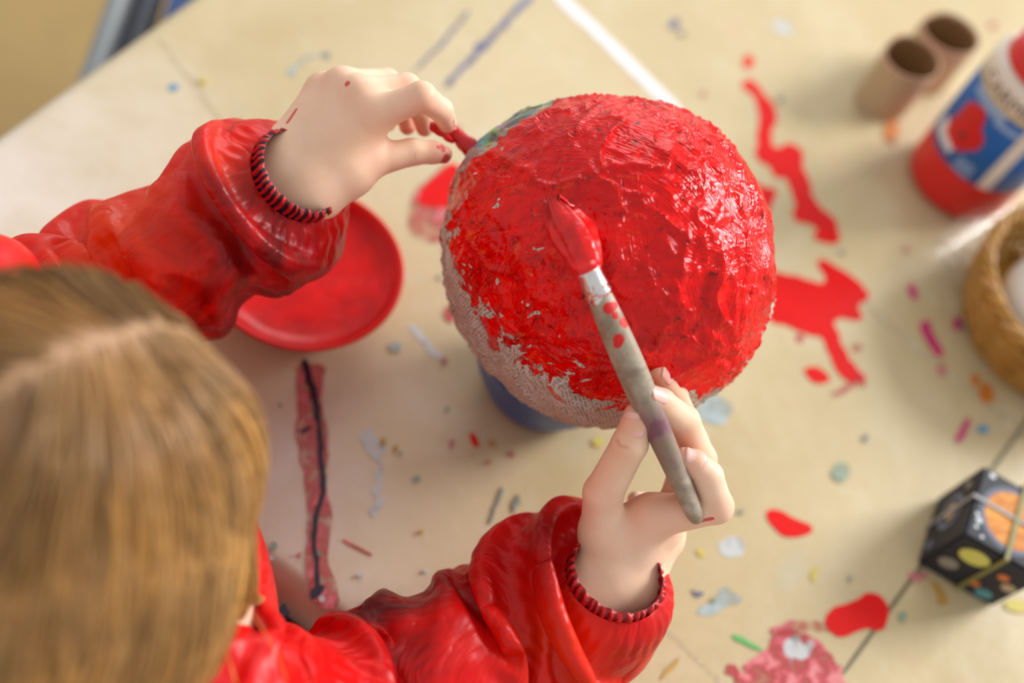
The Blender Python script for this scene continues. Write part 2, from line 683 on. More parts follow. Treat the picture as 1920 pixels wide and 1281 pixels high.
def stain(name, pts, mat, jag=0.12, rounds=2, h=0.02, label=None, px=True, seed=0, grow=0.0):
    if name == 'red_splash': grow = 0.2
    P = np.array([on(x, y, 0)[:2] for x, y in pts]) if px else np.array(pts, float)
    for _ in range(rounds):
        Q = np.roll(P, -1, 0)
        P = np.stack([0.75 * P + 0.25 * Q, 0.25 * P + 0.75 * Q], 1).reshape(-1, 2)
    if jag:
        # refine and ruffle the rim
        Q = np.roll(P, -1, 0)
        P = np.stack([P, (P + Q) / 2], 1).reshape(-1, 2)
        P3 = np.c_[P, np.full(len(P), seed * 3.7)]
        P = P + jag * np.stack([fbm(P3 * 1.6, 2, 5 + seed), fbm(P3 * 1.6 + 31, 2, 9 + seed)], 1)
    _lay[0] += 1
    z = h + 0.0015 * _lay[0]
    n = len(P)
    d = P - np.roll(P, 1, 0)
    area2 = (np.roll(P, 1, 0)[:, 0] * P[:, 1] - P[:, 0] * np.roll(P, 1, 0)[:, 1]).sum()
    if area2 < 0: P = P[::-1]
    if grow:
        T_ = np.roll(P, -1, 0) - np.roll(P, 1, 0)
        T_ /= np.linalg.norm(T_, axis=1, keepdims=True) + 1e-9
        P = P + grow * np.stack([T_[:, 1], -T_[:, 0]], 1)
    V = np.vstack([np.c_[P, np.full(n, z)], np.c_[P, np.full(n, 0.0)]])
    f = [tuple(range(n))] + [(i, n + i, n + (i + 1) % n, (i + 1) % n) for i in range(n)]
    o = mesh(name, V, f, mat, cover, smooth=False)
    if label: o['label'] = label
    return o


def stroke(name, pts, w, mat, **k):
    """a brushed line: pixel points with a width in pixels at each end"""
    P = np.array(pts, float)
    ww = np.linspace(w[0], w[1], len(P)) if len(w) == 2 else np.array(w)
    T = np.gradient(P, axis=0)
    T /= np.linalg.norm(T, axis=1, keepdims=True)
    N = np.stack([-T[:, 1], T[:, 0]], 1)
    out = list(map(tuple, P + N * ww[:, None] / 2)) + list(map(tuple, (P - N * ww[:, None] / 2)[::-1]))
    return stain(name, out, mat, **k)


def blob(name, x, y, rx, ry, mat, ang=0.0, seed=0, jag=0.1, **k):
    a = np.arange(9) * 2 * math.pi / 9
    c, s = math.cos(ang), math.sin(ang)
    pts = [(x + c * rx * math.cos(q) - s * ry * math.sin(q), y + s * rx * math.cos(q) + c * ry * math.sin(q)) for q in a]
    return stain(name, pts, mat, jag=jag, seed=seed, **k)


def zz(pts, f, ox, oy):
    return [(x / f + ox, y / f + oy) for x, y in pts]


# creases of the folded cloth and the seam
stroke('crease', [(296, 72), (330, 118), (370, 165), (420, 240)], (7, 11), P_CREASE, jag=0.1)
stroke('crease', [(1590, 545), (1650, 595), (1760, 685), (1850, 758), (1960, 850)], (10, 16), P_CREASE, jag=0.1)
stroke('crease', [(1150, 1100), (1290, 1215), (1400, 1330)], (8, 12), P_CREASE, jag=0.1)
stroke('seam', [(1574, 1272), (1660, 1153), (1760, 1017), (1868, 868), (1960, 742)], (9, 8), P_SEAM, jag=0.0)
# pale washes
stain('paint_stain', [(1345, 1010), (1385, 1005), (1402, 1025), (1385, 1048), (1350, 1045)], P_PALE)
stain('paint_stain', [(1355, 1098), (1378, 1110), (1395, 1135), (1360, 1135), (1335, 1158), (1305, 1155), (1310, 1140), (1338, 1128)], P_WASH)
blob('paint_stain', 1340, 770, 34, 28, P_WASH, seed=3)
blob('paint_stain', 1468, 52, 22, 12, P_PALE, 0.5, seed=4)
blob('paint_stain', 1490, 1222, 34, 24, P_PALE, seed=5)
stroke('paint_stain', [(775, 612), (800, 650), (850, 688)], (16, 8), P_PALE, jag=0.25)
stroke('paint_stain', [(690, 800), (715, 860), (700, 960)], (30, 16), P_PALE, jag=0.4)
stroke('paint_stain', [(1040, -12), (1090, 32), (1160, 100), (1225, 165), (1275, 215)], (20, 22), P_WHITE, jag=0.08, label='white brushed line')
# blue marks behind the hand
stroke('paint_stain', [(1000, -10), (945, 45), (905, 88), (870, 125), (835, 165)], (14, 9), P_BLUE, jag=0.15)
stroke('paint_stain', [(880, 20), (830, 80), (775, 140)], (8, 5), P_BLUE, jag=0.15)
blob('paint_stain', 902, 89, 12, 9, P_BLUE, seed=7)
blob('paint_stain', 1265, 45, 14, 8, P_BLUE, -0.6, seed=8)
blob('paint_stain', 327, 165, 11, 7, P_SKY, seed=9, label='small sky blue dab')
blob('paint_stain', 612, 104, 9, 7, P_GREY, seed=10)
stroke('paint_stain', [(545, 140), (560, 118), (598, 104)], (12, 6), P_WASH, jag=0.2)
# red splash to the right of the ball
Z4 = lambda p: zz(p, 1.83, 1340, 60)
blob('paint_stain', 1403, 116, 10, 13, P_RED, seed=11)
stain('red_splash', Z4([(98, 185), (120, 165), (150, 200), (185, 245), (218, 295), (180, 335), (185, 385), (215, 412), (260, 388), (295, 405), (290, 470),
     (325, 515), (325, 560), (350, 600), (405, 650), (412, 690), (415, 722), (375, 712), (340, 708), (365, 680), (325, 655), (272, 640), (285, 590), (270, 535), (240, 492),
     (205, 492), (190, 455), (148, 445), (150, 380), (160, 330), (160, 260), (135, 210)]), P_RED, jag=0.16, rounds=1, label='long zigzag splash of red paint')
stain('red_splash', Z4([(100, 500), (160, 535), (212, 548), (190, 575), (178, 625), (130, 600)]), P_RED, jag=0.1, rounds=1, seed=2)
stain('red_splash', Z4([(350, 782), (420, 815), (480, 855), (526, 908), (480, 935), (500, 985), (440, 976), (393, 985), (410, 1030), (435, 1085), (460, 1140), (500, 1170),
     (514, 1195), (470, 1200), (428, 1172), (405, 1110), (372, 1035), (320, 1032), (250, 1000), (180, 985), (180, 830), (262, 838), (320, 858), (378, 872), (390, 850)]),
      P_RED, jag=0.14, rounds=1, seed=3, label='broad red splash at the foot of the ball')
stain('red_splash', Z4([(312, 1160), (350, 1160), (392, 1187), (360, 1203), (332, 1192)]), P_RED, jag=0.08, seed=4)
stroke('paint_stain', Z4([(505, 1190), (470, 1215), (400, 1248)]), (26, 8), P_STREAK, jag=0.2)
blob('paint_stain', 1605, 653, 9, 6, P_STREAK, seed=12)
blob('paint_stain', 1500, 635, 8, 8, P_DRYRED, seed=13)
stain('red_splash', [(1440, 962), (1462, 961), (1490, 980), (1524, 990), (1500, 1001), (1470, 1003), (1450, 985)], P_RED, jag=0.04, label='small red drop shaped splash')
# red smear at the lower right
Z8 = lambda p: zz(p, 3.3625, 1240, 900)
stain('dry_smear', Z8([(430, 1150), (520, 1240), (520, 1130), (640, 1100), (720, 1010), (690, 960), (800, 960), (950, 970), (1060, 1080), (1130, 1200), (1200, 1330), (1000, 1420), (600, 1420), (440, 1330)]),
      P_DRYRED, jag=0.4, rounds=1, seed=6, label='dry pinkish red smear')
blob('paint_stain', 1496, 1220, 30, 22, P_PALE, -0.3, seed=15, jag=0.3)
stain('paint_stain', Z8([(780, 900), (930, 880), (1060, 900), (1080, 940), (980, 950), (880, 960), (740, 1000), (660, 960)]), P_STREAK, jag=0.2, rounds=1, seed=7)
stain('red_splash', Z8([(1040, 920), (1075, 835), (1180, 800), (1260, 765), (1295, 728), (1365, 738), (1415, 790), (1405, 870), (1382, 945), (1300, 912), (1220, 932), (1130, 985)]),
      P_RED, jag=0.06, rounds=1, seed=8, label='red brush mark across the seam')
stroke('paint_stain', [(1374, 1192), (1400, 1206), (1428, 1220)], (10, 7), P_GREEN, jag=0.05, label='short green dash')
stroke('paint_stain', [(1274, 1234), (1240, 1275)], (9, 8), P_OCHRE, jag=0.05)
stroke('paint_stain', [(1535, 1065), (1520, 1076), (1525, 1090)], (8, 8), P_YEL, jag=0.08)
stroke('paint_stain', [(1305, 1030), (1320, 1042)], (12, 12), P_YEL, jag=0.08)
stain('paint_stain', [(1294, 1105), (1305, 1112), (1322, 1110), (1315, 1122), (1298, 1120)], P_BLUE, jag=0.1)
# drip below the red dish
Z5 = lambda p: zz(p, 2.288, 440, 640)
stain('drip_mark', Z5([(275, 90), (400, 90), (372, 220), (378, 330), (405, 420), (400, 560), (398, 640), (418, 740), (410, 850), (402, 960), (440, 1040), (450, 1145), (380, 1155),
     (322, 1110), (310, 1020), (300, 880), (322, 740), (300, 600), (268, 450), (262, 320), (268, 210)]), P_STREAK, jag=0.14, rounds=1, seed=9, label='long drip mark of streaky red paint')
stroke('drip_mark', Z5([(300, 80), (330, 200), (355, 300), (370, 420), (365, 520), (382, 620), (365, 690), (345, 740), (338, 830), (350, 950), (355, 1060)]), (13, 9), P_BLACK, jag=0.08, label='dark navy line')
stain('paint_stain', Z5([(320, 1060), (350, 1045), (395, 1045), (375, 1085), (345, 1115), (318, 1105)]), P_BLACK, jag=0.1)
stroke('paint_stain', Z5([(285, 395), (330, 365)]), (9, 7), P_BLACK, jag=0.06)
stain('paint_stain', [(525, 1136), (538, 1130), (536, 1142), (546, 1152), (530, 1156), (518, 1150)], P_BLACK, jag=0.1)
stroke('paint_stain', Z5([(465, 850), (520, 885), (590, 920)]), (5, 3), P_DRYRED, jag=0.03)
# red patch between the dish and the ball
stain('red_splash', [(860, 300), (815, 330), (785, 360), (768, 400), (775, 440), (800, 452), (860, 440)], P_STREAK, jag=0.1, seed=12)
stain('red_splash', [(860, 300), (818, 335), (790, 362), (785, 385), (860, 390)], P_RED, jag=0.1, seed=13)
# magenta and orange marks by the basket
stain('paint_stain', zz([(225, 685), (280, 668), (300, 740), (365, 850), (335, 872), (262, 775)], 2.786, 1640, 360), P_MAG, jag=0.06, label='magenta dash')
blob('paint_stain', 1710, 548, 8, 15, P_MAG, -0.4, seed=16)
blob('paint_stain', 1795, 608, 9, 12, P_MAG, seed=17)
blob('paint_stain', 1764, 694, 8, 12, P_PINK, seed=18)
blob('paint_stain', 1848, 738, 14, 20, P_ORANGE, -0.2, seed=19)
blob('paint_stain', 1828, 714, 8, 12, P_ORANGE, seed=20)
blob('paint_stain', 1842, 805, 10, 9, P_SKY, seed=21)
stroke('paint_stain', [(1818, 784), (1804, 812), (1796, 832)], (12, 14), P_MAG, jag=0.1)
blob('paint_stain', 1672, 248, 14, 26, P_ORANGE, seed=22)  # orange tone at the foot of the front tube
stroke('paint_stain', [(1745, 1090), (1762, 1110), (1768, 1135)], (10, 20), P_OCHRE, jag=0.1)
blob('paint_stain', 1905, 1138, 26, 14, P_YEL, 0.2, seed=24)
blob('paint_stain', 1720, 1082, 20, 9, P_PINK, seed=25)
blob('paint_stain', 1690, 1155, 8, 10, P_TEAL, seed=26)
blob('paint_stain', 1576, 886, 16, 20, P_TEAL, 0.5, seed=27)
stroke('paint_stain', [(940, 915), (930, 945), (915, 985)], (8, 5), P_GREY, jag=0.1)
stroke('paint_stain', [(972, 925), (962, 960)], (10, 8), P_GREY, jag=0.15)
stain('paint_stain', [(878, 815), (888, 812), (900, 838), (888, 840)], P_RED, jag=0.03)
blob('paint_stain', 845, 590, 12, 16, P_DRYRED, seed=30)
blob('paint_stain', 780, 900, 9, 6, P_TEAL, seed=31)
blob('paint_stain', 740, 652, 14, 9, P_WASH, seed=32)
blob('paint_stain', 1120, 830, 12, 8, P_YEL, seed=33)
# many small spatters
rng = random.Random(5)
mats = [P_TEAL, P_PINK, P_GREY, P_PINK, P_DRYRED, P_BLUE, P_PALE, P_YEL, P_TEAL, P_OCHRE, P_DRYRED, P_GREY]
for k in range(64):
    x = rng.uniform(380, 1900)
    y = rng.uniform(20, 1260)
    if k % 3 == 0:
        x, y = rng.uniform(500, 1000), rng.uniform(700, 1150)
    blob('paint_spatter', x, y, rng.uniform(3, 8), rng.uniform(2.5, 6), mats[k % len(mats)], rng.uniform(0, 3), seed=40 + k, jag=0.06, rounds=1)

# ---- blue chair standing beyond the end edge of the table
CH_BLUE = plain('blue_chair_shell', lin(62, 92, 150), 0.35, 0.08, 30, 0.03)
CH_DARK = plain('dark_chair_gap', lin(66, 72, 84), 0.5)
c0_, c1_ = on(236, -30, -12.0), on(184, 118, -12.0)
ca = c1_ - c0_; ca[2] = 0; ca /= np.linalg.norm(ca)
cb = np.array([-ca[1], ca[0], 0.0])
if cb @ (on(330, 0, -12.0) - c0_) < 0: cb = -cb
co_ = c0_ - ca * 6
co_[2] = 0


def chp(a, b, z):
    return co_ + ca * a + cb * b + np.array([0, 0, z])


cpos = chp(15, 15, -TABLE)
ch = empty('chair', cpos)
tag(ch, 'blue chair with pale grey tube frame beyond the table edge', 'chair')
bm = bmesh.new(); bmesh.ops.create_cube(bm, size=1)
bmesh.ops.bevel(bm, geom=bm.edges[:], offset=0.06, segments=3, affect='EDGES')
vs = [chp(15 + v.co.x * 28, 17.5 + v.co.y * 28, -14 + v.co.z * 2.4) for v in bm.verts]
fs = [[v.index for v in f.verts] for f in bm.faces]
bm.free()
mesh('seat', vs, fs, CH_BLUE, ch)
for b_ in (0.0, 33.0):
    tube('side_frame', [chp(0, b_, -24), chp(0.5, b_, -14.2), chp(2, b_, -12.2), chp(15, b_, -12), chp(28, b_, -12.2), chp(29.5, b_, -14.2), chp(30, b_, -24)], 1.0, STEEL, ch, 60, 14)
    for a_ in (0, 30):
        tube('leg', [chp(a_, b_, -23), chp(a_ + (a_ - 15) * .05, b_, -36), chp(a_ + (a_ - 15) * .1, b_, -TABLE + 0.2)], 1.0, STEEL, ch, 10, 14)
    tube('seat_gap_strip', [chp(3, b_ + (1.5 if b_ < 1 else -1.5), -14.6), chp(15, b_ + (1.5 if b_ < 1 else -1.5), -14.6), chp(27, b_ + (1.5 if b_ < 1 else -1.5), -14.6)], 1.3, CH_DARK, ch, 12, 10)  # dark gap between frame and seat, built as a dark strip

# ================================================================== THINGS ON THE TABLE
# ---- papier mache ball
BC = at(1140, 492, 61.3)
BR = 8.85
kdir = at(862, 262, 60.6) - BC
kdir /= np.linalg.norm(kdir)
bm = bmesh.new()
bmesh.ops.create_icosphere(bm, subdivisions=7, radius=1.0)
Nn = np.array([v.co[:] for v in bm.verts])
tri = np.array([[v.index for v in f.verts] for f in bm.faces])
bm.free()
q = Nn * BR
warp = np.stack([fbm(q * 0.22, 2, 3), fbm(q * 0.22 + 9, 2, 4), fbm(q * 0.22 + 21, 2, 5)], 1)
lump = 0.20 * fbm(q * 0.16 + 3, 2, 11)
ridge = 1 - np.abs(fbm((q + 2.2 * warp) * 0.42, 2, 13))
ridge2 = 1 - np.abs(fbm((q + 1.6 * warp) * np.array([0.9, 1.3, 0.9]) + 5, 2, 17))
dents = np.maximum(0, fbm(q * 0.8 + 40, 2, 23) - 0.35)
kk = np.maximum(0, Nn @ kdir)
rr = BR * (1 + 0.018 * (Nn @ cdir((1, 0.15, 0)))) + lump + 0.24 * (ridge ** 6 - 0.3) + 0.085 * (ridge2 ** 5 - 0.3) - 0.12 * dents + 0.55 * kk ** 14 + 0.25 * kk ** 4
zdown = Nn[:, 2]
V = BC + Nn * rr[:, None]
ball = None

t = NT('papier_mache_red')
geo = t.n('ShaderNodeTexCoord').outputs['Object']
pm = t.attr('paint')                                     # centimetres inside the painted cap
e1_ = t.noise(geo, 38, 5, 0.62, 0.9)
e2_ = t.noise(t.scaled(geo, (1, 1, 1), (0.5, 0.9, 0.3)), 130, 4, 0.6, 0.6)
edge = t.math('ADD', pm, t.math('ADD', t.math('MULTIPLY', t.math('SUBTRACT', e1_, 0.5), 8.5), t.math('MULTIPLY', t.math('SUBTRACT', e2_, 0.5), 4.0)))
spk = t.noise(t.scaled(geo, (1, 1, 1), (0.7, 0.1, 0.5)), 105, 2, 0.5, 0.5)
edge = t.math('SUBTRACT', edge, t.math('MULTIPLY', t.ramp(spk, 0.665, 0.71, 0, 14.0), t.ramp(t.attr('thin'), 0.45, 0.8)))
mask = t.ramp(edge, 0.0, 0.18)
# newsprint: paper scraps, each with its own direction of print
vor = t.n('ShaderNodeTexVoronoi', {'Vector': geo, 'Scale': 26.0})
rot = t.n('ShaderNodeVectorRotate', {'Vector': geo, 'Angle': t.math('MULTIPLY', t.n('ShaderNodeSeparateColor', {0: vor.outputs['Color']}).outputs[0], 6.28)})
t.put(rot.inputs['Axis'], (0.5, -0.7, 0.5))
sep = t.n('ShaderNodeSeparateXYZ', {0: rot.outputs[0]})
row = t.math('FRACT', t.math('MULTIPLY', sep.outputs[1], 520.0))
rown = t.math('FLOOR', t.math('MULTIPLY', sep.outputs[1], 520.0))
inrow = t.math('LESS_THAN', t.math('ABSOLUTE', t.math('SUBTRACT', row, 0.5)), 0.27)
wv = t.n('ShaderNodeCombineXYZ', {0: t.math('MULTIPLY', sep.outputs[0], 900.0), 1: t.math('MULTIPLY', rown, 3.7), 2: t.math('MULTIPLY', sep.outputs[2], 900.0)})
word = t.n('ShaderNodeTexNoise', {'Vector': wv.outputs[0], 'Scale': 1.0, 'Detail': 1.0}).outputs['Fac']
ink = t.math('MULTIPLY', inrow, t.ramp(word, 0.46, 0.52, 0.0, 0.55))
blk = t.n('ShaderNodeSeparateColor', {0: vor.outputs['Color']}).outputs[1]
ink = t.math('MULTIPLY', ink, t.ramp(blk, 0.15, 0.25))
pn = t.noise(geo, 90, 3)
paper = t.mix(pn, lin(176, 162, 146), lin(214, 206, 194))
paper = t.mix(ink, paper, lin(70, 66, 64))
# a printed colour picture shows on the scrap near the knot
pic = t.attr('picture')
cpic = t.n('ShaderNodeTexNoise', {'Vector': geo, 'Scale': 70.0, 'Detail': 2.0, 'Distortion': 0.8})
hsv = t.n('ShaderNodeHueSaturation', {'Saturation': 2.2, 'Value': 0.75, 'Color': cpic.outputs['Color']}).outputs[0]
hsv = t.mix(t.ramp(t.noise(geo, 45, 2, 0.5, 0.5), 0.42, 0.5), lin(38, 40, 46), hsv)
paper = t.mix(t.math('MULTIPLY', pic, 0.75), paper, hsv)
# red paint: thick coat with thin, darker and orange places
p1 = t.noise(geo, 30, 5, 0.6, 1.4)
p2 = t.noise(t.scaled(geo, (1, 2.4, 1), (0.2, 0.4, 0.6)), 80, 5, 0.6, 0.8)
p3 = t.noise(geo, 210, 3, 0.6, 0.5)
red = t.mix(t.ramp(p1, 0.3, 0.62), lin(196, 0, 0), lin(240, 2, 1))
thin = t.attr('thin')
red = t.mix(t.math('MULTIPLY', t.ramp(p2, 0.50, 0.66), t.ramp(thin, 0.0, 1.0, 0.22, 0.6)), red, lin(146, 2, 6))  # thin paint and the shaded left side, both put into the colour
red = t.mix(t.math('MULTIPLY', t.ramp(p3, 0.60, 0.70, 0, 0.85), t.ramp(p2, 0.42, 0.56)), red, lin(74, 8, 14))
org = t.noise(t.scaled(geo, (1, 1.8, 1), (0.9, 0.1, 0.4)), 120, 4, 0.6, 0.9)
red = t.mix(t.math('MULTIPLY', t.ramp(org, 0.60, 0.70, 0, 0.8), t.ramp(thin, 0, 1, 0.15, 0.7)), red, lin(236, 96, 30))
col = t.mix(mask, paper, red)
# brush ridges: fine parallel grooves whose direction wanders in patches
wr = t.n('ShaderNodeTexVoronoi', {'Vector': t.n('ShaderNodeVectorMath', {0: geo, 1: t.n('ShaderNodeTexNoise', {'Vector': geo, 'Scale': 30.0}).outputs['Color']}, operation='ADD').outputs[0], 'Scale': 22.0})
geo_s = t.n('ShaderNodeVectorRotate', {'Vector': geo, 'Angle': t.math('MULTIPLY', t.n('ShaderNodeSeparateColor', {0: vor.outputs['Color']}).outputs[2], 2.2)})
t.put(geo_s.inputs['Axis'], (0.3, 0.2, 0.93))
stro = t.noise(t.scaled(geo_s.outputs[0], (60, 900, 60)), 1.0, 2, 0.5, 0.2)
fold = t.noise(geo, 30, 4, 0.5, 1.8)
fine = t.noise(geo, 110, 3, 0.5, 1.2)
# ridged (sharp) fine relief
rid = t.math('ABSOLUTE', t.math('SUBTRACT', fold, 0.5))
hgt = t.math('ADD', t.math('MULTIPLY', rid, -2.4), t.math('ADD', t.math('MULTIPLY', fine, 0.45), t.math('MULTIPLY', t.math('MULTIPLY', stro, mask), 0.55)))
hgt = t.math('ADD', hgt, t.math('MULTIPLY', mask, 0.35))
wob = t.n('ShaderNodeTexNoise', {'Vector': geo, 'Scale': 55.0, 'Detail': 3.0}).outputs['Color']
wpos = t.n('ShaderNodeVectorMath', {0: wob, 1: (0.022, 0.022, 0.022), 2: geo}, operation='MULTIPLY_ADD').outputs[0]
cru = t.n('ShaderNodeTexVoronoi', {'Vector': wpos, 'Scale': 60.0}, feature='DISTANCE_TO_EDGE').outputs['Distance']
cru2 = t.n('ShaderNodeTexVoronoi', {'Vector': wpos, 'Scale': 150.0}, feature='DISTANCE_TO_EDGE').outputs['Distance']
hgt = t.math('ADD', hgt, t.math('MULTIPLY', t.ramp(t.noise(geo, 34, 2, 0.5, 0.8), 0.42, 0.62, 0.1, 1.0), t.math('ADD', t.ramp(cru, 0.0, 0.25, 0.0, -0.5), t.ramp(cru2, 0.0, 0.3, 0.0, -0.16))))
rough = t.ramp(mask, 0, 1, 0.7, 0.10)
PM = t.set(col=col, rough=rough, spec=t.ramp(mask, 0, 1, 0.2, 0.30), normal=t.bump(hgt, 0.8, 0.0016))
ball = mesh('paper_ball', V, tri, PM)
tag(ball, 'big papier mache ball half covered in wet red paint over newspaper', 'ball')
paint = (zdown - 0.03) * BR * 0.95
ndl = cdir((-0.80, -0.35, 0.25)); ndl /= np.linalg.norm(ndl)
sideL = np.clip(Nn @ ndl, 0, 1)
paint -= 0.35 * np.clip((sideL - 0.35) / 0.5, 0, 1)
pick = at(935, 205, 60.0) - BC; pick /= np.linalg.norm(pick)
ppd = np.exp(-((1 - Nn @ pick) / 0.075) ** 2)
paint -= 5.5 * ppd
pk2 = at(1080, 178, 61) - BC; pk2 /= np.linalg.norm(pk2)
paint -= 2.6 * np.exp(-((1 - Nn @ pk2) / 0.03) ** 2)
pk3 = at(1450, 600, 60.5) - BC; pk3 /= np.linalg.norm(pk3)
paint -= 2.2 * np.exp(-((1 - Nn @ pk3) / 0.04) ** 2)
# a thick full coat on the crown: no paper shows through there
crown = cdir((0.25, 0.25, 0.93)); crown /= np.linalg.norm(crown)
paint += 2.5 * np.clip((Nn @ crown - 0.55) / 0.35, 0, 1)
fattr(ball, 'paint', paint)
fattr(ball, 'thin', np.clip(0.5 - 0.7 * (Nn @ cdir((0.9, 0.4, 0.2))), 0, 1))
fattr(ball, 'picture', ppd)

# the twisted balloon neck that the child pinches
KN = plain('red_balloon_rubber', lin(196, 8, 10), 0.3, 0.3, 60, 0.3)
kb = BC + kdir * (BR + 0.3)
k1, k2, k3 = at(852, 250, 60.2), at(832, 243, 59.9), at(812, 240, 60.1)
kn = tube('knot', [kb - kdir * 0.8, kb, k1, k2, k3], [1.0, 0.62, 0.38, 0.42, 0.32], KN, ball, 44, 18)
vv = np.array([v.co[:] for v in kn.data.vertices]) * 100
vv += 0.10 * np.stack([fbm(vv * 1.6, 2, s) for s in (61, 62, 63)], 1)
kn.data.vertices.foreach_set('co', (vv / 100).astype(np.float32).ravel())
tube('knot_ring', [k1 + cdir((-.15, .45, .1)), k1 + cdir((-.45, .25, .4)), k1 + cdir((-.4, -.25, .35)), k1 + cdir((-.05, -.45, 0.05))], [0.12, 0.2, 0.2, 0.12], KN, ball, 24, 10)

# ---- blue bowl that carries the ball
BLUE = plain('blue_enamel', lin(8, 72, 146), 0.35, 0.1, 30, 0.03)
bx, by = BC[0] - 0.3, BC[1] - 0.25
bh = 6.3
lathe('blue_bowl', [(0.01, 0.05), (3.0, 0.05), (3.4, 0.2), (3.7, 0.8), (4.7, 3.2), (5.3, bh - 0.3), (5.4, bh), (5.3, bh + 0.1), (5.1, bh - 0.2), (4.4, 3.3), (3.4, 1.1), (0.01, 0.9)],
      (bx, by, 0), BLUE, None, 72)
tag(bpy.data.objects['blue_bowl'], 'blue bowl under the red papier mache ball', 'bowl')

# ---- dish of red paint
dc = on(572, 498, 2.9)
DISH = plain('red_plastic', lin(214, 10, 4), 0.4, 0.06, 30, 0.03, spec=0.25)
dish = lathe('paint_dish', [(0.01, 0.05), (3.9, 0.05), (4.3, 0.25), (5.5, 2.4), (5.95, 2.9), (6.1, 3.0), (6.0, 3.12), (5.8, 3.02), (5.3, 2.35), (4.1, 0.75), (3.8, 0.6), (0.01, 0.6)],
             (dc[0], dc[1], 0), DISH, None, 80)
tag(dish, 'round shallow dish of red paint on the tan cloth', 'dish')
t = NT('red_paint_pool')
o_ = t.obj()
n1 = t.noise(o_, 32, 4, 0.6, 1.5)
n2 = t.noise(t.scaled(o_, (1, 1.6, 1), (0, 0, 0.7)), 70, 4, 0.6, 0.8)
c = t.mix(t.ramp(n1, 0.35, 0.65), lin(190, 0, 2), lin(222, 2, 2))
c = t.mix(t.ramp(n2, 0.62, 0.74, 0, 0.5), c, lin(226, 40, 62))
POOL = t.set(col=c, rough=0.32, spec=0.28, normal=t.bump(t.math('ADD', n1, t.math('MULTIPLY', n2, 0.5)), 0.4, 0.0016))
ns = 14
pr = [(0.01, 2.1), (1.5, 2.08), (3.0, 2.1), (4.4, 2.14), (5.1, 2.3), (5.48, 2.66)]
pv = lathe_verts(pr, 80, (dc[0], dc[1], 0))
pv[:, 2] += 0.06 * fbm(pv * 0.7, 2, 71) * (pv[:, 2] > 0.5)
mesh('paint', pv, grid_faces(len(pr), 80), POOL, dish)

# ---- paint brush
t = NT('worn_brush_wood')
o_ = t.obj()
n1 = t.noise(o_, 60, 4, 0.6, 0.5)
n2 = t.noise(o_, 190, 4)
c = t.mix(t.ramp(n1, 0.35, 0.65), lin(140, 122, 100), lin(178, 166, 148))
c = t.mix(t.ramp(n2, 0.5, 0.75, 0, 0.5), c, lin(112, 100, 96))
c = t.mix(t.math('MULTIPLY', t.attr('stain'), t.ramp(n1, 0.3, 0.55)), c, lin(122, 76, 88))
c = t.mix(t.ramp(t.attr('red'), 0.45, 0.5), c, lin(206, 16, 16))
BRW = t.set(col=c, rough=0.55, normal=t.bump(n2, 0.25, 0.0005))
METAL = NT('tin_ferrule')
o_ = METAL.obj()
mn = METAL.noise(o_, 120, 3, 0.6, 1.0)
METAL.set(col=METAL.mix(METAL.ramp(METAL.noise(o_, 170, 3, 0.6, 1.2), 0.56, 0.6), lin(216, 216, 214), lin(210, 12, 12)),
          metal=METAL.ramp(METAL.noise(o_, 170, 3, 0.6, 1.2), 0.56, 0.6, 0.95, 0.0), rough=0.25, normal=METAL.bump(mn, 0.3, 0.0006))
t = NT('paint_soaked_bristles')
o_ = t.obj()
n1 = t.noise(o_, 60, 4, 0.6, 0.8)
c = t.mix(t.ramp(n1, 0.35, 0.6), lin(200, 2, 2), lin(234, 8, 4))
BRIS = t.set(col=c, rough=0.2, normal=t.bump(t.noise(t.scaled(o_, (1, 1, 1)), 150, 4, 0.6, 0.5), 0.6, 0.001))
h0, h1 = at(1123, 553, 51.3), at(1310, 981, 55.3)
ax = (h1 - h0) / np.linalg.norm(h1 - h0)
HL = np.linalg.norm(h1 - h0)
br = empty('paintbrush', h0)
tag(br, 'well-used wooden paintbrush with red bristles held against the ball', 'paintbrush')
hp = [h0 + ax * HL * s for s in (0, 0.04, 0.16, 0.32, 0.5, 0.7, 0.88, 0.96, 0.993, 1.0)]
hd = tube('handle', hp, [0.56, 0.60, 0.68, 0.72, 0.66, 0.56, 0.48, 0.40, 0.26, 0.1], BRW, br, 90, 26)
hv = np.array([hd.matrix_world @ v.co for v in hd.data.vertices]) * 100 - np.array([0, 0, TABLE])
s_ = (hv - h0) @ ax / HL
fattr(hd, 'stain', np.clip((s_ - 0.42) / 0.1, 0, 1) * np.clip((0.8 - s_) / 0.2, 0, 1))
rd = np.zeros(len(hv))
for px, py, r in ((1141, 578, .26), (1150, 574, .2), (1160, 637, .26), (1158, 645, .2), (1153, 592, .16), (1168, 603, .18), (1172, 610, .14)):
    ray = np.array(at(px, py, 100)) - np.array([0, 0, CAMH]); ray /= np.linalg.norm(ray)
    w_ = hv - np.array([0, 0, CAMH])
    dd = np.linalg.norm(w_ - (w_ @ ray)[:, None] * ray, axis=1)
    near_ = (w_ @ ray) < np.median((w_ @ ray)[dd < 0.9]) if (dd < 0.9).any() else np.ones(len(hv), bool)
    rd = np.maximum(rd, np.where(near_, np.clip(1 - dd / r * 0.5, 0, 1), 0))
fattr(hd, 'red', rd)
f0 = h0 - ax * 1.25
fer = tube('ferrule', [h0 + ax * 0.25, h0, h0 - ax * 0.12, h0 - ax * 0.3, h0 - ax * 0.42, h0 - ax * 0.8, f0], [0.60, 0.62, 0.66, 0.58, 0.62, 0.58, 0.56], METAL.m, br, 50, 26, flat=0.9)
tip = at(1042, 386, 52.9)
mid_ = at(1085, 458, 51.75)
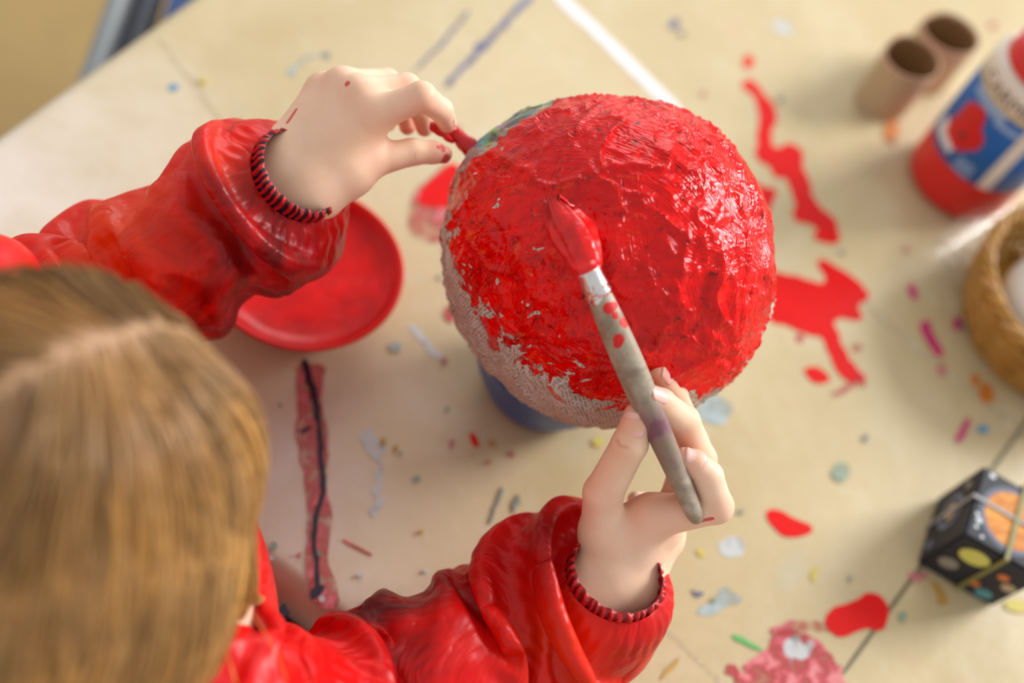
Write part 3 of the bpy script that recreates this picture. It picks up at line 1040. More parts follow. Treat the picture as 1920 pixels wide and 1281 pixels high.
bs = tube('bristles', [h0 - ax * 1.0, f0, at(1100, 497, 51.25), mid_, at(1062, 420, 52.3), tip], [0.54, 0.58, 0.72, 0.92, 0.86, 0.34], BRIS, br, 60, 30, flat=0.5, ref=cdir((0, 0, 1)))
vv = np.array([v.co[:] for v in bs.data.vertices]) * 100
ang = np.arange(len(vv)) % 30
row_ = np.arange(len(vv)) // 30
gro = np.random.RandomState(4).rand(30)
cenb = np.stack([vv[row_ == k].mean(0) for k in range(60)])[row_]
outw = vv - cenb
vv += outw * ((gro[ang] - 0.6) * 0.45 * np.clip(row_ / 30, 0, 1))[:, None]
vv -= ax * ((gro[ang[::-1]] - 0.3) * 0.7 * np.clip((row_ - 42) / 17, 0, 1))[:, None]
vv += 0.05 * np.stack([fbm(vv * 1.4, 2, s) for s in (81, 82, 83)], 1)
bs.data.vertices.foreach_set('co', (vv / 100).astype(np.float32).ravel())

# ---- cardboard tubes
t = NT('grey_cardboard')
o_ = t.obj()
n1 = t.noise(o_, 40, 4)
n2 = t.noise(t.scaled(o_, (1, 1, 6)), 120, 3)
c = t.mix(n1, lin(184, 158, 122), lin(200, 176, 142))
c = t.mix(t.ramp(n2, 0.5, 0.8, 0, 0.3), c, lin(140, 112, 80))
CARD = t.set(col=c, rough=0.8, normal=t.bump(n2, 0.15, 0.0005))
CARD_IN = plain('brown_cardboard', lin(142, 108, 68), 0.85, 0.12, 40)
RIMRED = plain('red_smeared_rim', lin(194, 152, 120), 0.7, 0.2, 60)


def card_tube(px, py, r, h, sq, ang, label):
    c = on(px, py, 0)
    e = empty('cardboard_tube', (c[0], c[1], 0))
    tag(e, label, 'cardboard tube', 'cardboard tubes beside the paint bottle')
    def ring(r_, z):
        th = np.arange(56) * 2 * math.pi / 56
        x, y = r_ * (1 + sq) * np.cos(th), r_ * (1 - sq) * np.sin(th) * (1 - 0.10 * np.maximum(0, np.cos(th - 2.2)) ** 6)
        return np.stack([c[0] + x * math.cos(ang) - y * math.sin(ang), c[1] + x * math.sin(ang) + y * math.cos(ang), np.full(56, z)], 1)
    V = np.vstack([ring(r, 0.06), ring(r, h * .5), ring(r, h - 0.35)])
    mesh('wall', V, grid_faces(3, 56), CARD, e)
    V = np.vstack([ring(r, h - 0.35), ring(r + 0.005, h - 0.03), ring(r - .04, h), ring(r - 0.1, h), ring(r - .12, h - 0.35)])
    mesh('rim', V, grid_faces(5, 56), RIMRED, e)
    V = np.vstack([ring(r - .12, h - 0.35), ring(r - .12, h * .5), ring(r - .12, 0.06)])
    mesh('inside', V, grid_faces(3, 56), CARD_IN, e)


card_tube(1652, 186, 2.5, 5.0, 0.06, 0.6, 'grey cardboard tube standing in front of the other, nearer the ball')
card_tube(1722, 140, 2.5, 5.0, 0.05, 0.1, 'cardboard tube standing behind, touching the red paint bottle')

# ---- red paint bottle
t = NT('red_bottle_plastic')
BOT = plain('red_bottle_plastic', lin(216, 30, 26), 0.38, 0.05, 20, 0.02)
LAB = plain('blue_label_paper', lin(0, 92, 168), 0.4, 0.05, 40, 0.02)
CREAM = plain('cream_label_paper', lin(226, 214, 198), 0.45, 0.04, 40, 0.02)
GOLD = plain('pale_gold_line', lin(206, 184, 120), 0.45)
PALEPRINT = plain('pale_blue_print', lin(140, 168, 204), 0.5)
WHITEP = plain('white_print', lin(222, 222, 226), 0.5)
POPPY = plain('red_print', lin(206, 10, 14), 0.45)
INK = plain('black_print', lin(38, 40, 38), 0.5)
bb = on(1788, 342, 0)
BRd = 4.2
bt = empty('paint_bottle', (bb[0], bb[1], 0))
tag(bt, 'large red paint bottle with a blue poppy label', 'bottle')
L0, L1, L2 = 4.2, 10.8, 12.5
lathe('body', [(0.01, 0.04), (3.3, 0.04), (3.8, 0.2), (4.13, 0.7), (BRd, 1.2), (BRd, L0), (BRd, L2 - .2)], (bb[0], bb[1], 0), BOT, bt, 72)
lathe('label', [(BRd, L0), (BRd + .03, L0 + 0.02), (BRd + .03, L1), (BRd, L1 + .02)], (bb[0], bb[1], 0), LAB, bt, 72)
lathe('label_band', [(BRd, L1 - .02), (BRd + .035, L1), (BRd + .035, L2 - 0.3), (BRd - .05, L2), (3.9, L2 + 0.35), (3.6, L2 + .45), (3.5, L2 + 0.2)], (bb[0], bb[1], 0), CREAM, bt, 72)
lathe('cap', [(3.55, L2), (3.5, L2 + 1.6), (3.2, L2 + 2.0), (0.01, L2 + 2.1)], (bb[0], bb[1], 0), BOT, bt, 60)
camdir = math.atan2(-bb[1], -bb[0])                 # azimuth of the camera seen from the bottle


def wrap(name, uv, faces, mat, off=0.05):
    """flat label artwork (u along the girth in cm, v height) wrapped on the bottle"""
    uv = np.array(uv, float)
    a = camdir + (uv[:, 0] - 1.9) / BRd
    V = np.stack([bb[0] + (BRd + off) * np.cos(a), bb[1] + (BRd + off) * np.sin(a), uv[:, 1]], 1)
    return mesh(name, V, faces, mat, bt, smooth=False)


def wrap_poly(name, pts, mat, off=0.05, rounds=2):
    P = np.array(pts, float)
    for _ in range(rounds):
        Q = np.roll(P, -1, 0)
        P = np.stack([0.75 * P + 0.25 * Q, 0.25 * P + 0.75 * Q], 1).reshape(-1, 2)
    c_ = P.mean(0)
    n = len(P)
    fr = (1.0, 0.8, 0.6, 0.4, 0.2, 0.02)
    V = np.vstack([c_ + (P - c_) * k for k in fr])
    return wrap(name, V, [tuple(f) for f in grid_faces(len(fr), n)], mat, off)


def wrap_strip(name, u0, u1, v0, v1, mat, n=14, off=0.045, bow=0.0):
    u = np.linspace(u0, u1, n)
    b_ = bow * (1 - (2 * (u - u0) / (u1 - u0) - 1) ** 2)
    V = np.vstack([np.stack([u, v0 + b_], 1), np.stack([u, v1 + b_], 1)])
    return wrap(name, V, [(i, i + 1, n + i + 1, n + i) for i in range(n - 1)], mat, off)


def wrap_text(name, txt, size, u0, v0, mat, flip=1):
    cu = bpy.data.curves.new('t', 'FONT')
    cu.body = txt
    cu.size = size
    cu.resolution_u = 3
    ob = bpy.data.objects.new('t', cu)
    COL.objects.link(ob)
    dg = bpy.context.evaluated_depsgraph_get()
    me = bpy.data.meshes.new_from_object(ob.evaluated_get(dg))
    v = np.array([p.co[:2] for p in me.vertices])
    f = [list(p.vertices) for p in me.polygons]
    bpy.data.objects.remove(ob); bpy.data.curves.remove(cu); bpy.data.meshes.remove(me)
    return wrap(name, np.stack([u0 + v[:, 0], v0 + v[:, 1]], 1), f, mat, 0.05)


wrap_strip('gold_line', -10, 10, L1 - .16, L1 + 0.12, GOLD, 60)
wrap_text('lettering', 'CARMINE', 1.5, -1.9, L1 + 0.3, INK)
# poppy
a_ = np.arange(72) * 2 * math.pi / 72
pr_ = 1.55 * (1 + 0.22 * np.abs(np.cos(1.5 * a_ + 0.4)) ** 1.5 - 0.16 * np.abs(np.sin(2.5 * a_)) ** 4)
wrap_poly('poppy', np.stack([-0.15 + 0.95 * pr_ * np.cos(a_), 7.5 + 1.25 * pr_ * np.sin(a_)], 1), POPPY, 0.065, 0)
wrap_poly('poppy_heart', [(0.0, 7.2), (-0.35, 6.9), (-0.1, 6.6), (0.35, 6.75), (0.3, 7.15)], INK, 0.08)
wrap_strip('print', -2.5, 0.2, 4.9, 6.3, WHITEP, 14, 0.045)
wrap_strip('print', -1.8, 1.7, 9.8, 10.7, PALEPRINT, 14)
wrap_strip('print', 1.2, 3.2, 9.5, 10.0, PALEPRINT, 10)
for k in range(4):
    wrap_strip('print', 0.9, 2.5 - 0.1 * (k % 2), 4.45 + 0.32 * k, 4.66 + 0.32 * k, PALEPRINT, 10)
wrap_strip('label_bar', 3.3, 4.3, L0 + .05, L1 - 0.2, CREAM, 8)

# ---- woven basket
t = NT('willow')
o_ = t.obj()
n1 = t.noise(o_, 60, 4)
n2 = t.noise(t.scaled(o_, (1, 1, 1)), 260, 3)
c = t.mix(t.ramp(n1, 0.3, 0.7), lin(146, 98, 16), lin(196, 146, 66))
WIL = t.set(col=t.mix(t.ramp(n2, 0.5, 0.8, 0, 0.4), c, lin(84, 56, 10)), rough=0.5, normal=t.bump(n2, 0.3, 0.0005))
WIL2 = plain('pale_willow', lin(196, 150, 92), 0.5, 0.2, 60)
kc = on(1958, 622, 0)
bk_ = empty('basket', (kc[0], kc[1], 0))
tag(bk_, 'round woven willow basket at the right edge of the picture', 'basket')
BH = 4.6
nst = 30
for k in range(8):                                    # woven rounds
    z = 0.4 + k * 0.6
    R_ = 6.4 + 1.35 * math.sin(min(1, z / BH) * 1.5)
    th = np.linspace(0, 2 * math.pi, 193)[:-1]
    rr_ = R_ + 0.16 * np.sin(th * nst / 2 + (k % 2) * math.pi)
    C = np.stack([kc[0] + rr_ * np.cos(th), kc[1] + rr_ * np.sin(th), z + 0.05 * np.sin(3 * th + k)], 1)
    a8 = np.arange(8) * math.pi / 4
    Rd = np.stack([np.cos(th), np.sin(th), 0 * th], 1)
    V = C[:, None] + 0.28 * np.cos(a8)[None, :, None] * Rd[:, None] + 0.33 * np.sin(a8)[None, :, None] * np.array([0, 0, 1.0])
    V = np.concatenate([V, V[:1]], 0)
    mesh('weave', V.reshape(-1, 3), grid_faces(193, 8)[:, ::-1].copy(), WIL, bk_)
for k in range(nst):
    a = 2 * math.pi * k / nst + math.pi / nst
    tube('stake', [(kc[0] + (6.4 + 1.35 * math.sin(min(1, z / BH) * 1.5)) * math.cos(a), kc[1] + (6.4 + 1.35 * math.sin(min(1, z / BH) * 1.5)) * math.sin(a), z) for z in (0.15, 1.4, 2.8, 4.2, 5.0)], 0.15, WIL, bk_, 10, 6)
for ph in (0, math.pi * 2 / 3, math.pi * 4 / 3):      # plaited border
    th = np.linspace(0, 2 * math.pi, 241)
    R_ = 7.8 + 0.32 * np.cos(th * 14 + ph)
    zz_ = 5.05 + 0.26 * np.sin(th * 14 + ph)
    C = np.stack([kc[0] + R_ * np.cos(th), kc[1] + R_ * np.sin(th), zz_], 1)
    a8 = np.arange(8) * math.pi / 4
    Rd = np.stack([np.cos(th), np.sin(th), 0 * th], 1)
    V = C[:, None] + 0.24 * np.cos(a8)[None, :, None] * Rd[:, None] + 0.24 * np.sin(a8)[None, :, None] * np.array([0, 0, 1.0])
    mesh('border_strand', V.reshape(-1, 3), grid_faces(241, 8)[:, ::-1].copy(), WIL2 if ph < 1 else WIL, bk_)
lathe('base', [(0.01, 0.1), (6.4, 0.1), (6.5, 0.3), (6.4, 0.5), (0.01, 0.5)], (kc[0], kc[1], 0), WIL, bk_, 48)
pa = kc + np.array([-7.9, 0.2, 0])
mesh('paint_drop', lathe_verts([(0.01, -0.1), (0.25, 0.0), (0.33, 0.25), (0.2, 0.5), (0.01, 0.58)], 16, (pa[0], pa[1], 4.7)), grid_faces(5, 16), P_RED, bk_)['label'] = 'red paint on the rim'
WHT = plain('white_paper_pulp', lin(232, 232, 228), 0.7, 0.05, 60, 0.2)
lathe('white_ball', [(0.01, 0.0), (2.2, 0.4), (3.9, 1.7), (4.6, 3.4), (4.0, 5.1), (2.2, 6.3), (0.01, 6.7)], (kc[0] - 1.6, kc[1] - 0.6, 0.55), WHT, None, 48)
bpy.data.objects['white_ball'].modifiers.new('s', 'SUBSURF').render_levels = 1
tag(bpy.data.objects['white_ball'], 'white rounded ball lying in the willow basket', 'ball')

# ---- clear ribbed plastic cup lying by the bottle
t = NT('clear_plastic')
GL = t.set(col=(0.97, 0.96, 1.0, 1), rough=0.08, ior=1.3, trans=1.0)
tr = t.n('ShaderNodeBsdfTransparent')
mx = t.n('ShaderNodeMixShader', {0: 0.17, 1: tr.outputs[0], 2: t.b.outputs[0]})
t.t.links.new(mx.outputs[0], t.out.inputs[0])
q0, q1 = on(1772, 474, 1.3), on(1880, 396, 1.6)
th = np.arange(48) * 2 * math.pi / 48
C = np.array([q0 + (q1 - q0) * s for s in np.linspace(0, 1, 60)])
rad = 1.2 + 0.35 * np.linspace(0, 1, 60) + 0.09 * np.sin(np.linspace(0, 1, 60) * 2 * math.pi * 5)
T, A, B = frames(C)
V = C[:, None] + rad[:, None, None] * (np.cos(th)[None, :, None] * A[:, None] + np.sin(th)[None, :, None] * B[:, None])
V = V.reshape(-1, 3)
low = V[:, 2].min()
V[:, 2] -= low - 0.02
cup = mesh('plastic_cup', V, [tuple(f) for f in grid_faces(60, 48)] + [tuple(range(48))], GL)
tag(cup, 'clear ribbed plastic cup lying between the paint bottle and basket', 'cup')
m = cup.modifiers.new('thickness', 'SOLIDIFY'); m.thickness = 0.0005

# ---- picture cube with planets and two rubber bands
CB = 5.4
cA, cB_, cC = on(1845, 872, CB), on(1800, 1025, CB), on(1938, 1098, CB)
ub = cB_ - cA; ub[2] = 0; ub /= np.linalg.norm(ub)
vb = np.array([-ub[1], ub[0], 0.0])
if vb @ (cC - cB_) < 0: vb = -vb
NAVY = plain('night_sky_card', lin(26, 28, 38), 0.65, 0.3, 60, 0.03)
SIDE = plain('brown_night_card', lin(58, 50, 46), 0.65, 0.35, 40, 0.03)
RINGM = plain('grey_blue_print', lin(100, 106, 126), 0.7)
t = NT('orange_planet_print')
o_ = t.obj()
n1 = t.noise(t.scaled(o_, (1, 3, 1), (0, 0, 0.4)), 60, 4, 0.6, 0.8)
PLAN = t.set(col=t.mix(t.ramp(n1, 0.3, 0.7), lin(176, 88, 24), lin(236, 170, 76)), rough=0.7)
ctr = (cA + ub * CB / 2 + vb * CB / 2); ctr[2] = 0
cu_ = empty('picture_cube', ctr)
tag(cu_, 'dark cardboard cube with printed planets and two rubber bands', 'cube')


def cpt(u, v, z):
    return np.array([ctr[0], ctr[1], 0]) + ub * u + vb * v + np.array([0, 0, z])


H = CB / 2
bm = bmesh.new(); bmesh.ops.create_cube(bm, size=1)
bmesh.ops.bevel(bm, geom=bm.edges[:], offset=0.03, segments=2, affect='EDGES')
vs = [cpt(v.co.x * CB, v.co.y * CB, (v.co.z + .5) * CB + 0.03) for v in bm.verts]
fs = [[v.index for v in f.verts] for f in bm.faces]
bm.free()
body = mesh('card_body', vs, fs, NAVY, cu_, smooth=False)


def face_disc(name, face, u, v, r0, r1, mat, n=40, off=0.045, sq=1.0):
    th = np.arange(n) * 2 * math.pi / n
    def q(r):
        a, b = u + r * np.cos(th), v + r * sq * np.sin(th)
        if face == 'top': return [cpt(x, y, CB + off) for x, y in zip(a, b)]
        if face == 'left': return [cpt(x, -H - off, H + y) for x, y in zip(a, b)]
        return [cpt(H + off, x, H + y) for x, y in zip(a, b)]
    if r0 <= 0:
        return mesh(name, q(r1), [tuple(range(n))], mat, cu_, smooth=False)
    return mesh(name, q(r0) + q(r1), [tuple(f) for f in grid_faces(2, n)], mat, cu_, smooth=False)


WP = plain('white_star_print', lin(200, 205, 214), 0.4)
face_disc('planet', 'top', 0, 0, 0, 1.92, PLAN)
face_disc('planet_ring', 'top', 0, 0, 1.92, 2.28, RINGM)
for u, v, r in ((-2.25, -2.0, .2), (0.9, -2.25, .14), (1.25, -2.05, .2), (1.75, -2.1, .13), (2.2, -1.6, .12), (2.2, 2.2, .2), (-2.2, 2.2, .15)):
    face_disc('star', 'top', u, v, 0, r, WP, 12, 0.05)
YP, OP, TP, GP, CP = [plain(n_, c_, 0.4) for n_, c_ in (('yellow_planet_print', lin(206, 204, 100)), ('orange_dot_print', lin(206, 110, 50)), ('teal_planet_print', lin(70, 140, 150)),
                      ('grey_planet_print', lin(140, 134, 124)), ('cream_planet_print', lin(178, 156, 126)))]
face_disc('planet', 'front', -1.0, 1.2, 0, .95, YP, 24, sq=.85)
face_disc('planet', 'front', -1.6, -0.7, 0, .62, GP, 20)
face_disc('planet', 'front', 0.6, -1.2, 0, .32, OP, 16)
face_disc('planet', 'front', 1.2, 0.9, 0, .36, OP, 16)
face_disc('planet', 'front', 1.5, -1.7, 0, .55, TP, 20)
face_disc('planet', 'front', 2.0, 0.2, 0, .45, CP, 16)
face_disc('planet', 'left', -0.2, 0.1, 0.9, 1.35, RINGM, 28)
face_disc('planet', 'left', -0.2, 0.1, 0, .62, CP, 20)
face_disc('star', 'left', -1.7, 1.5, 0, .3, GP, 14)
face_disc('star', 'left', 1.7, -1.5, 0, .4, RINGM, 14)
GREYB = plain('grey_rubber', lin(150, 152, 150), 0.5)
OLIVE = plain('olive_rubber', lin(128, 122, 62), 0.5)


def band(name, axis, mat, w, off):
    g = off
    if axis == 'v':     # runs along v over the top
        loop = [(0.25, -H - g, 0.12), (0.25, -H - g, CB + g), (0.25, H + g, CB + g), (0.25, H + g, 0.12)]
        loop = [cpt(-0.2, b, c_) for a, b, c_ in loop]
        side = ub
    else:
        loop = [cpt(-H - g, 0.15, 0.12), cpt(-H - g, 0.15, CB + g), cpt(H + g, 0.15, CB + g), cpt(H + g, 0.15, 0.12)]
        side = vb
    L = np.array(loop)
    cen = np.array([ctr[0], ctr[1], H])
    V, n = [], len(L)
    for p in L:
        out = p - cen
        out = out - side * (out @ side)
        out /= np.linalg.norm(out)
        for s, k in ((-w, 0), (w, 0), (w, .1), (-w, .1)):
            V.append(p + side * s + out * k)
    f = []
    for i in range(n - 1):
        for j in range(4):
            f.append((i * 4 + j, i * 4 + (j + 1) % 4, (i + 1) * 4 + (j + 1) % 4, (i + 1) * 4 + j))
    f += [(0, 1, 2, 3), tuple((n - 1) * 4 + j for j in (3, 2, 1, 0))]
    return mesh(name, V, f, mat, cu_, smooth=False)


band('rubber_band', 'v', GREYB, 0.11, 0.06)
band('rubber_band', 'u', OLIVE, 0.14, 0.10)

# ================================================================== THE CHILD
# ---- joints (pixel, pixel, distance from the lens plane)
HC = at(72, 905, 40.0)                                    # centre of the cranium
SL, SR = at(-120, 640, 50.0), at(380, 1370, 46.5)          # shoulders
MS = (SL + SR) / 2
side = SR - SL
side[2] = 0
side /= np.linalg.norm(side)
fwd = np.array([-side[1], side[0], 0.0])
if fwd @ (BC - MS) < 0: fwd = -fwd
hf = BC - HC
hf[2] = 0
hf /= np.linalg.norm(hf)
_ya = math.radians(10)
hf = np.array([hf[0] * math.cos(_ya) - hf[1] * math.sin(_ya), hf[0] * math.sin(_ya) + hf[1] * math.cos(_ya), 0])
pitch = math.radians(38)
FH = hf * math.cos(pitch) + np.array([0, 0, -1]) * math.sin(pitch)
UH = hf * math.sin(pitch) + np.array([0, 0, 1]) * math.cos(pitch)
RH = np.cross(FH, UH)
roll = math.radians(0)
UH, RH = UH * math.cos(roll) + RH * math.sin(roll), RH * math.cos(roll) - UH * math.sin(roll)
RHEAD = np.array([RH, FH, UH])


def hd_(r, f, u):
    return HC + RH * r + FH * f + UH * u


# ---- skin
t = NT('child_skin')
o_ = t.obj()
n1 = t.noise(o_, 45, 4)
n2 = t.noise(o_, 300, 3)
c = t.mix(t.ramp(n1, 0.3, 0.7), lin(234, 194, 162), lin(242, 207, 180))
c = t.mix(t.attr('blush'), c, lin(224, 134, 114))
c = t.mix(t.ramp(t.math('ADD', t.attr('paint'), t.math('MULTIPLY', t.math('SUBTRACT', t.noise(o_, 380, 3), 0.5), 0.5)), 0.45, 0.58, 0, 0.85), c, lin(206, 40, 36))
c = t.mix(t.attr('lips'), c, lin(196, 96, 92))
c = t.mix(t.ramp(t.attr('crease'), 0.3, 0.9, 0, 0.4), c, lin(176, 112, 84))
c = t.mix(t.attr('scalp'), c, lin(176, 138, 104))
t.set(col=c, rough=0.5, spec=0.35, sss=0.2, normal=t.bump(n2, 0.06, 0.0004))
t.b.inputs['Subsurface Radius'].default_value = (0.006, 0.0025, 0.0015)
t.b.inputs['Subsurface Scale'].default_value = 0.6
SKIN = t.m
NAIL = plain('fingernail', lin(236, 184, 172), 0.42, 0.05, 60, 0.02)


def hand(wrists, palm, fingers, fore, h=0.085, kp=0.9, kf=0.55, extra=()):
    """wrists: [(pt, r)], palm: [(a, b, ra, rb)], fingers: list of chains [(pt, r), ...]"""
    pts = [p for ch in fingers for p, r in ch] + [p for a, b, _, _ in palm for p in (a, b)] + [fore[0]]
    lo, hi = np.min(pts, 0) - 1.6, np.max(pts, 0) + 1.6
    # keep only the end of the forearm in the fine grid
    Fd = Field(lo, hi, h)
    P_ = None
    for a, b, ra, rb in palm:
        d = Fd.cone(a, b, ra, rb)
        P_ = d if P_ is None else smin(P_, d, kp)
    for p, r in wrists:
        P_ = smin(P_, Fd.cone(p, fore[0], r, fore[1]), 1.0)
    D = P_
    for ch in fingers:
        f = None
        for (a, ra), (b, rb) in zip(ch[:-1], ch[1:]):
            d = Fd.cone(a, b, ra, rb)
            f = d if f is None else smin(f, d, 0.22)
        D = np.minimum(D, smin(f, P_, kf))
    for kind, a, b, ra, rb, k in extra:
        d = Fd.cone(a, b, ra, rb)
        D = smin(D, d, k) if kind == '+' else smax(D, -d, k)
    V, Q = Fd.build(D)
    return relax(V, Q, 2, 0.4), Q


# left hand (upper in the picture): back of the hand up, thumb and index pinch the balloon neck
A_ = at
LW1, LW2 = A_(588, 357, 57.9), A_(531, 297, 58.2)
Lfore = (A_(440, 440, 58.6), 2.1)
Lmcp = [A_(703, 216, 57.2), A_(676, 178, 57.3), A_(642, 160, 57.9), A_(604, 168, 58.8)]
Lpalm = [(LW1, Lmcp[0], 1.30, 0.92), (LW1 * .6 + LW2 * .4, Lmcp[1], 1.3, 0.9), (LW1 * .3 + LW2 * .7, Lmcp[2], 1.3, 0.88), (LW2, Lmcp[3], 1.22, 0.82),
         (LW1, A_(655, 322, 58.0), 1.30, 1.12), (A_(655, 322, 58.0), A_(695, 262, 58.3), 1.1, 0.7)]
Lthumb = [(A_(648, 326, 58.1), 1.12), (A_(697, 301, 58.3), 0.90), (A_(772, 285, 59.0), 0.69), (A_(812, 286, 59.5), 0.58), (A_(832, 289, 59.8), 0.46)]
Lind = [(Lmcp[0], 0.86), (A_(790, 181, 56.6), 0.74), (A_(827, 207, 58.2), 0.60), (A_(838, 233, 59.6), 0.47)]
Lmid = [(Lmcp[1], 0.84), (A_(762, 165, 58.2), 0.74), (A_(788, 205, 60.6), 0.60), (A_(796, 240, 61.8), 0.48)]
Lrin = [(Lmcp[2], 0.82), (A_(725, 154, 59.8), 0.70), (A_(756, 195, 62.0), 0.58), (A_(764, 238, 62.8), 0.46)]
Lpin = [(Lmcp[3], 0.74), (A_(668, 160, 61.3), 0.62), (A_(714, 195, 63.0), 0.52), (A_(728, 232, 63.5), 0.42)]
LV, LQ = hand([(LW1, 1.3), (LW2, 1.25)], Lpalm, [Lthumb, Lind, Lmid, Lrin, Lpin], Lfore)

# right hand (lower in the picture): tripod grip on the brush
RW1, RW2 = A_(1127, 1078, 57.6), A_(1188, 1108, 58.2)
Rfore = (A_(1010, 1160, 57.4), 2.1)
Rmcp = [A_(1224, 968, 56.6), A_(1240, 990, 58.0), A_(1246, 1010, 59.4), A_(1232, 1030, 60.6)]
Rpalm = [(RW1, Rmcp[0], 1.30, 1.08), (RW1 * .6 + RW2 * .4, Rmcp[1], 1.3, 1.05), (RW1 * .3 + RW2 * .7, Rmcp[2], 1.3, 1.0), (RW2, Rmcp[3], 1.25, 0.9),
         (RW1, A_(1128, 1000, 56.9), 1.25, 1.08), (A_(1140, 1000, 56.9), A_(1190, 975, 57.2), 1.0, 0.85)]
Rthumb = [(A_(1128, 1000, 56.9), 1.08), (A_(1131, 925, 55.6), 0.98), (A_(1181, 832, 54.0), 0.86), (A_(1191, 795, 53.6), 0.68), (A_(1190, 776, 53.4), 0.50)]
Rind = [(Rmcp[0], 1.10), (A_(1343, 950, 55.9), 0.84), (A_(1326, 893, 55.1), 0.76), (A_(1303, 868, 54.7), 0.62), (A_(1283, 858, 54.5), 0.50)]
Rmid = [(Rmcp[1], 1.0), (A_(1312, 862, 57.0), 0.84), (A_(1281, 790, 55.4), 0.80), (A_(1240, 755, 53.7), 0.66), (A_(1213, 742, 52.9), 0.54)]
Rrin = [(Rmcp[2], 0.95), (A_(1300, 826, 58.8), 0.74), (A_(1266, 742, 57.0), 0.62), (A_(1231, 696, 55.4), 0.50)]
Rpin = [(Rmcp[3], 0.8), (A_(1222, 965, 61.8), 0.66), (A_(1204, 945, 61.8), 0.58), (A_(1193, 938, 61.2), 0.5)]
RV, RQ = hand([(RW1, 1.3), (RW2, 1.25)], Rpalm, [Rthumb, Rind, Rmid, Rrin, Rpin], Rfore, kf=0.45)

# head, neck, torso and arms
lo = np.minimum(np.minimum(HC - 13, SL - 9), MS - 10); lo = np.minimum(lo, SR - 9)
hi = np.maximum(np.maximum(HC + 13, SR + 9), MS + 10); hi = np.maximum(hi, SL + 9)
HIP = MS + np.array([0, 0, -25]) - fwd * 3
lo = np.minimum(lo, HIP - 12); hi = np.maximum(hi, HIP + 12)
LEL, REL = A_(120, 600, 59.5), A_(690, 1318, 55.3)
lo = np.minimum(np.minimum(lo, LEL - 3), REL - 3); hi = np.maximum(np.maximum(hi, LEL + 3), REL + 3)
lo = np.minimum(np.minimum(lo, Lfore[0] - 3), Rfore[0] - 3); hi = np.maximum(np.maximum(hi, Lfore[0] + 3), Rfore[0] + 3)
B_ = Field(lo, hi, 0.42)
D = B_.ell(HC, RHEAD, (6.5, 7.9, 7.3))
D = smin(D, B_.ell(hd_(0, 2.0, -5.2), RHEAD, (5.2, 5.6, 5.2)), 3.0)
for s in (-1, 1):
    D = smin(D, B_.ell(hd_(3.0 * s, 5.3, -4.4), RHEAD, (2.1, 1.9, 2.1)), 1.2)          # cheeks
    D = smax(D, -B_.ell(hd_(2.7 * s, 8.4, -1.8), RHEAD, (1.5, 1.3, 0.9)), 0.8)         # eye sockets
    D = smin(D, B_.ell(hd_(2.7 * s, 6.6, -1.8), RHEAD, (1.15, 0.9, 0.75)), 0.3)        # closed lids
    D = smin(D, B_.ell(hd_(6.7 * s, -0.6, -2.4), RHEAD, (0.55, 1.5, 2.4)), 0.5)        # ears
D = smin(D, B_.cone(hd_(0, 7.9, -1.6), hd_(0, 8.7, -3.4), 0.45, 0.72), 0.7)
D = smin(D, B_.cone(hd_(-1.2, 7.2, -5.7), hd_(1.2, 7.2, -5.7), 0.4, 0.4), 0.3)
D = smin(D, B_.cone(hd_(-0.9, 7.0, -6.4), hd_(0.9, 7.0, -6.4), 0.42, 0.42), 0.2)
D = smin(D, B_.cone(hd_(0, 6.2, -8.0), hd_(0, 6.0, -8.4), 1.1, 1.1), 1.2)
D = smin(D, B_.cone(hd_(0, -3, -5), MS + np.array([0, 0, 1.5]), 4.0, 4.2), 1.5)
TD = B_.cone(MS + side * -6 + np.array([0, 0, -2]), MS + side * 6 + np.array([0, 0, -2]), 5, 5)
TD = smin(TD, B_.cone(MS + np.array([0, 0, -4]), HIP, 7.5, 8.0), 3)
D = smin(D, TD, 1.5)
for S_, E_, Wr in ((SL, LEL, Lfore[0]), (SR, REL, Rfore[0])):
    arm = smin(B_.cone(S_ + np.array([0, 0, -2.2]), E_, 3.1, 2.4), B_.cone(E_, Wr, 2.4, 2.1), 0.6)
    D = smin(D, arm, 1.5)
BV, BQ = B_.build(D)
BV = relax(BV, BQ, 1, 0.4)
n1_, n2_ = len(BV), len(BV) + len(LV)
PV = np.vstack([BV, LV, RV])
PQ = np.vstack([BQ, LQ + n1_, RQ + n2_])
person = mesh('person', PV, PQ, SKIN)
tag(person, 'child with long blond hair in a red smock painting the ball', 'person')
bl = np.zeros(len(PV))
for ch, rr_ in ((Lthumb, 1.0), (Lind, 1.0), (Lmid, 1.0), (Lrin, 1.0), (Lpin, .9), (Rthumb, .95), (Rind, 1.0), (Rmid, 1.0), (Rrin, 1.0)):
    bl = np.maximum(bl, 0.6 * np.exp(-(((PV - ch[-1][0]) ** 2).sum(1)) / (rr_ ** 2 * 1.1)))
    bl = np.maximum(bl, 0.38 * np.exp(-(((PV - ch[1][0]) ** 2).sum(1)) / 0.9))
for p in Lmcp: bl = np.maximum(bl, 0.22 * np.exp(-(((PV - p) ** 2).sum(1)) / 1.4))
bl = np.maximum(bl, 0.35 * np.exp(-(((PV - Rmcp[0]) ** 2).sum(1)) / 3.0))
fattr(person, 'blush', bl)
pn = np.zeros(len(PV))


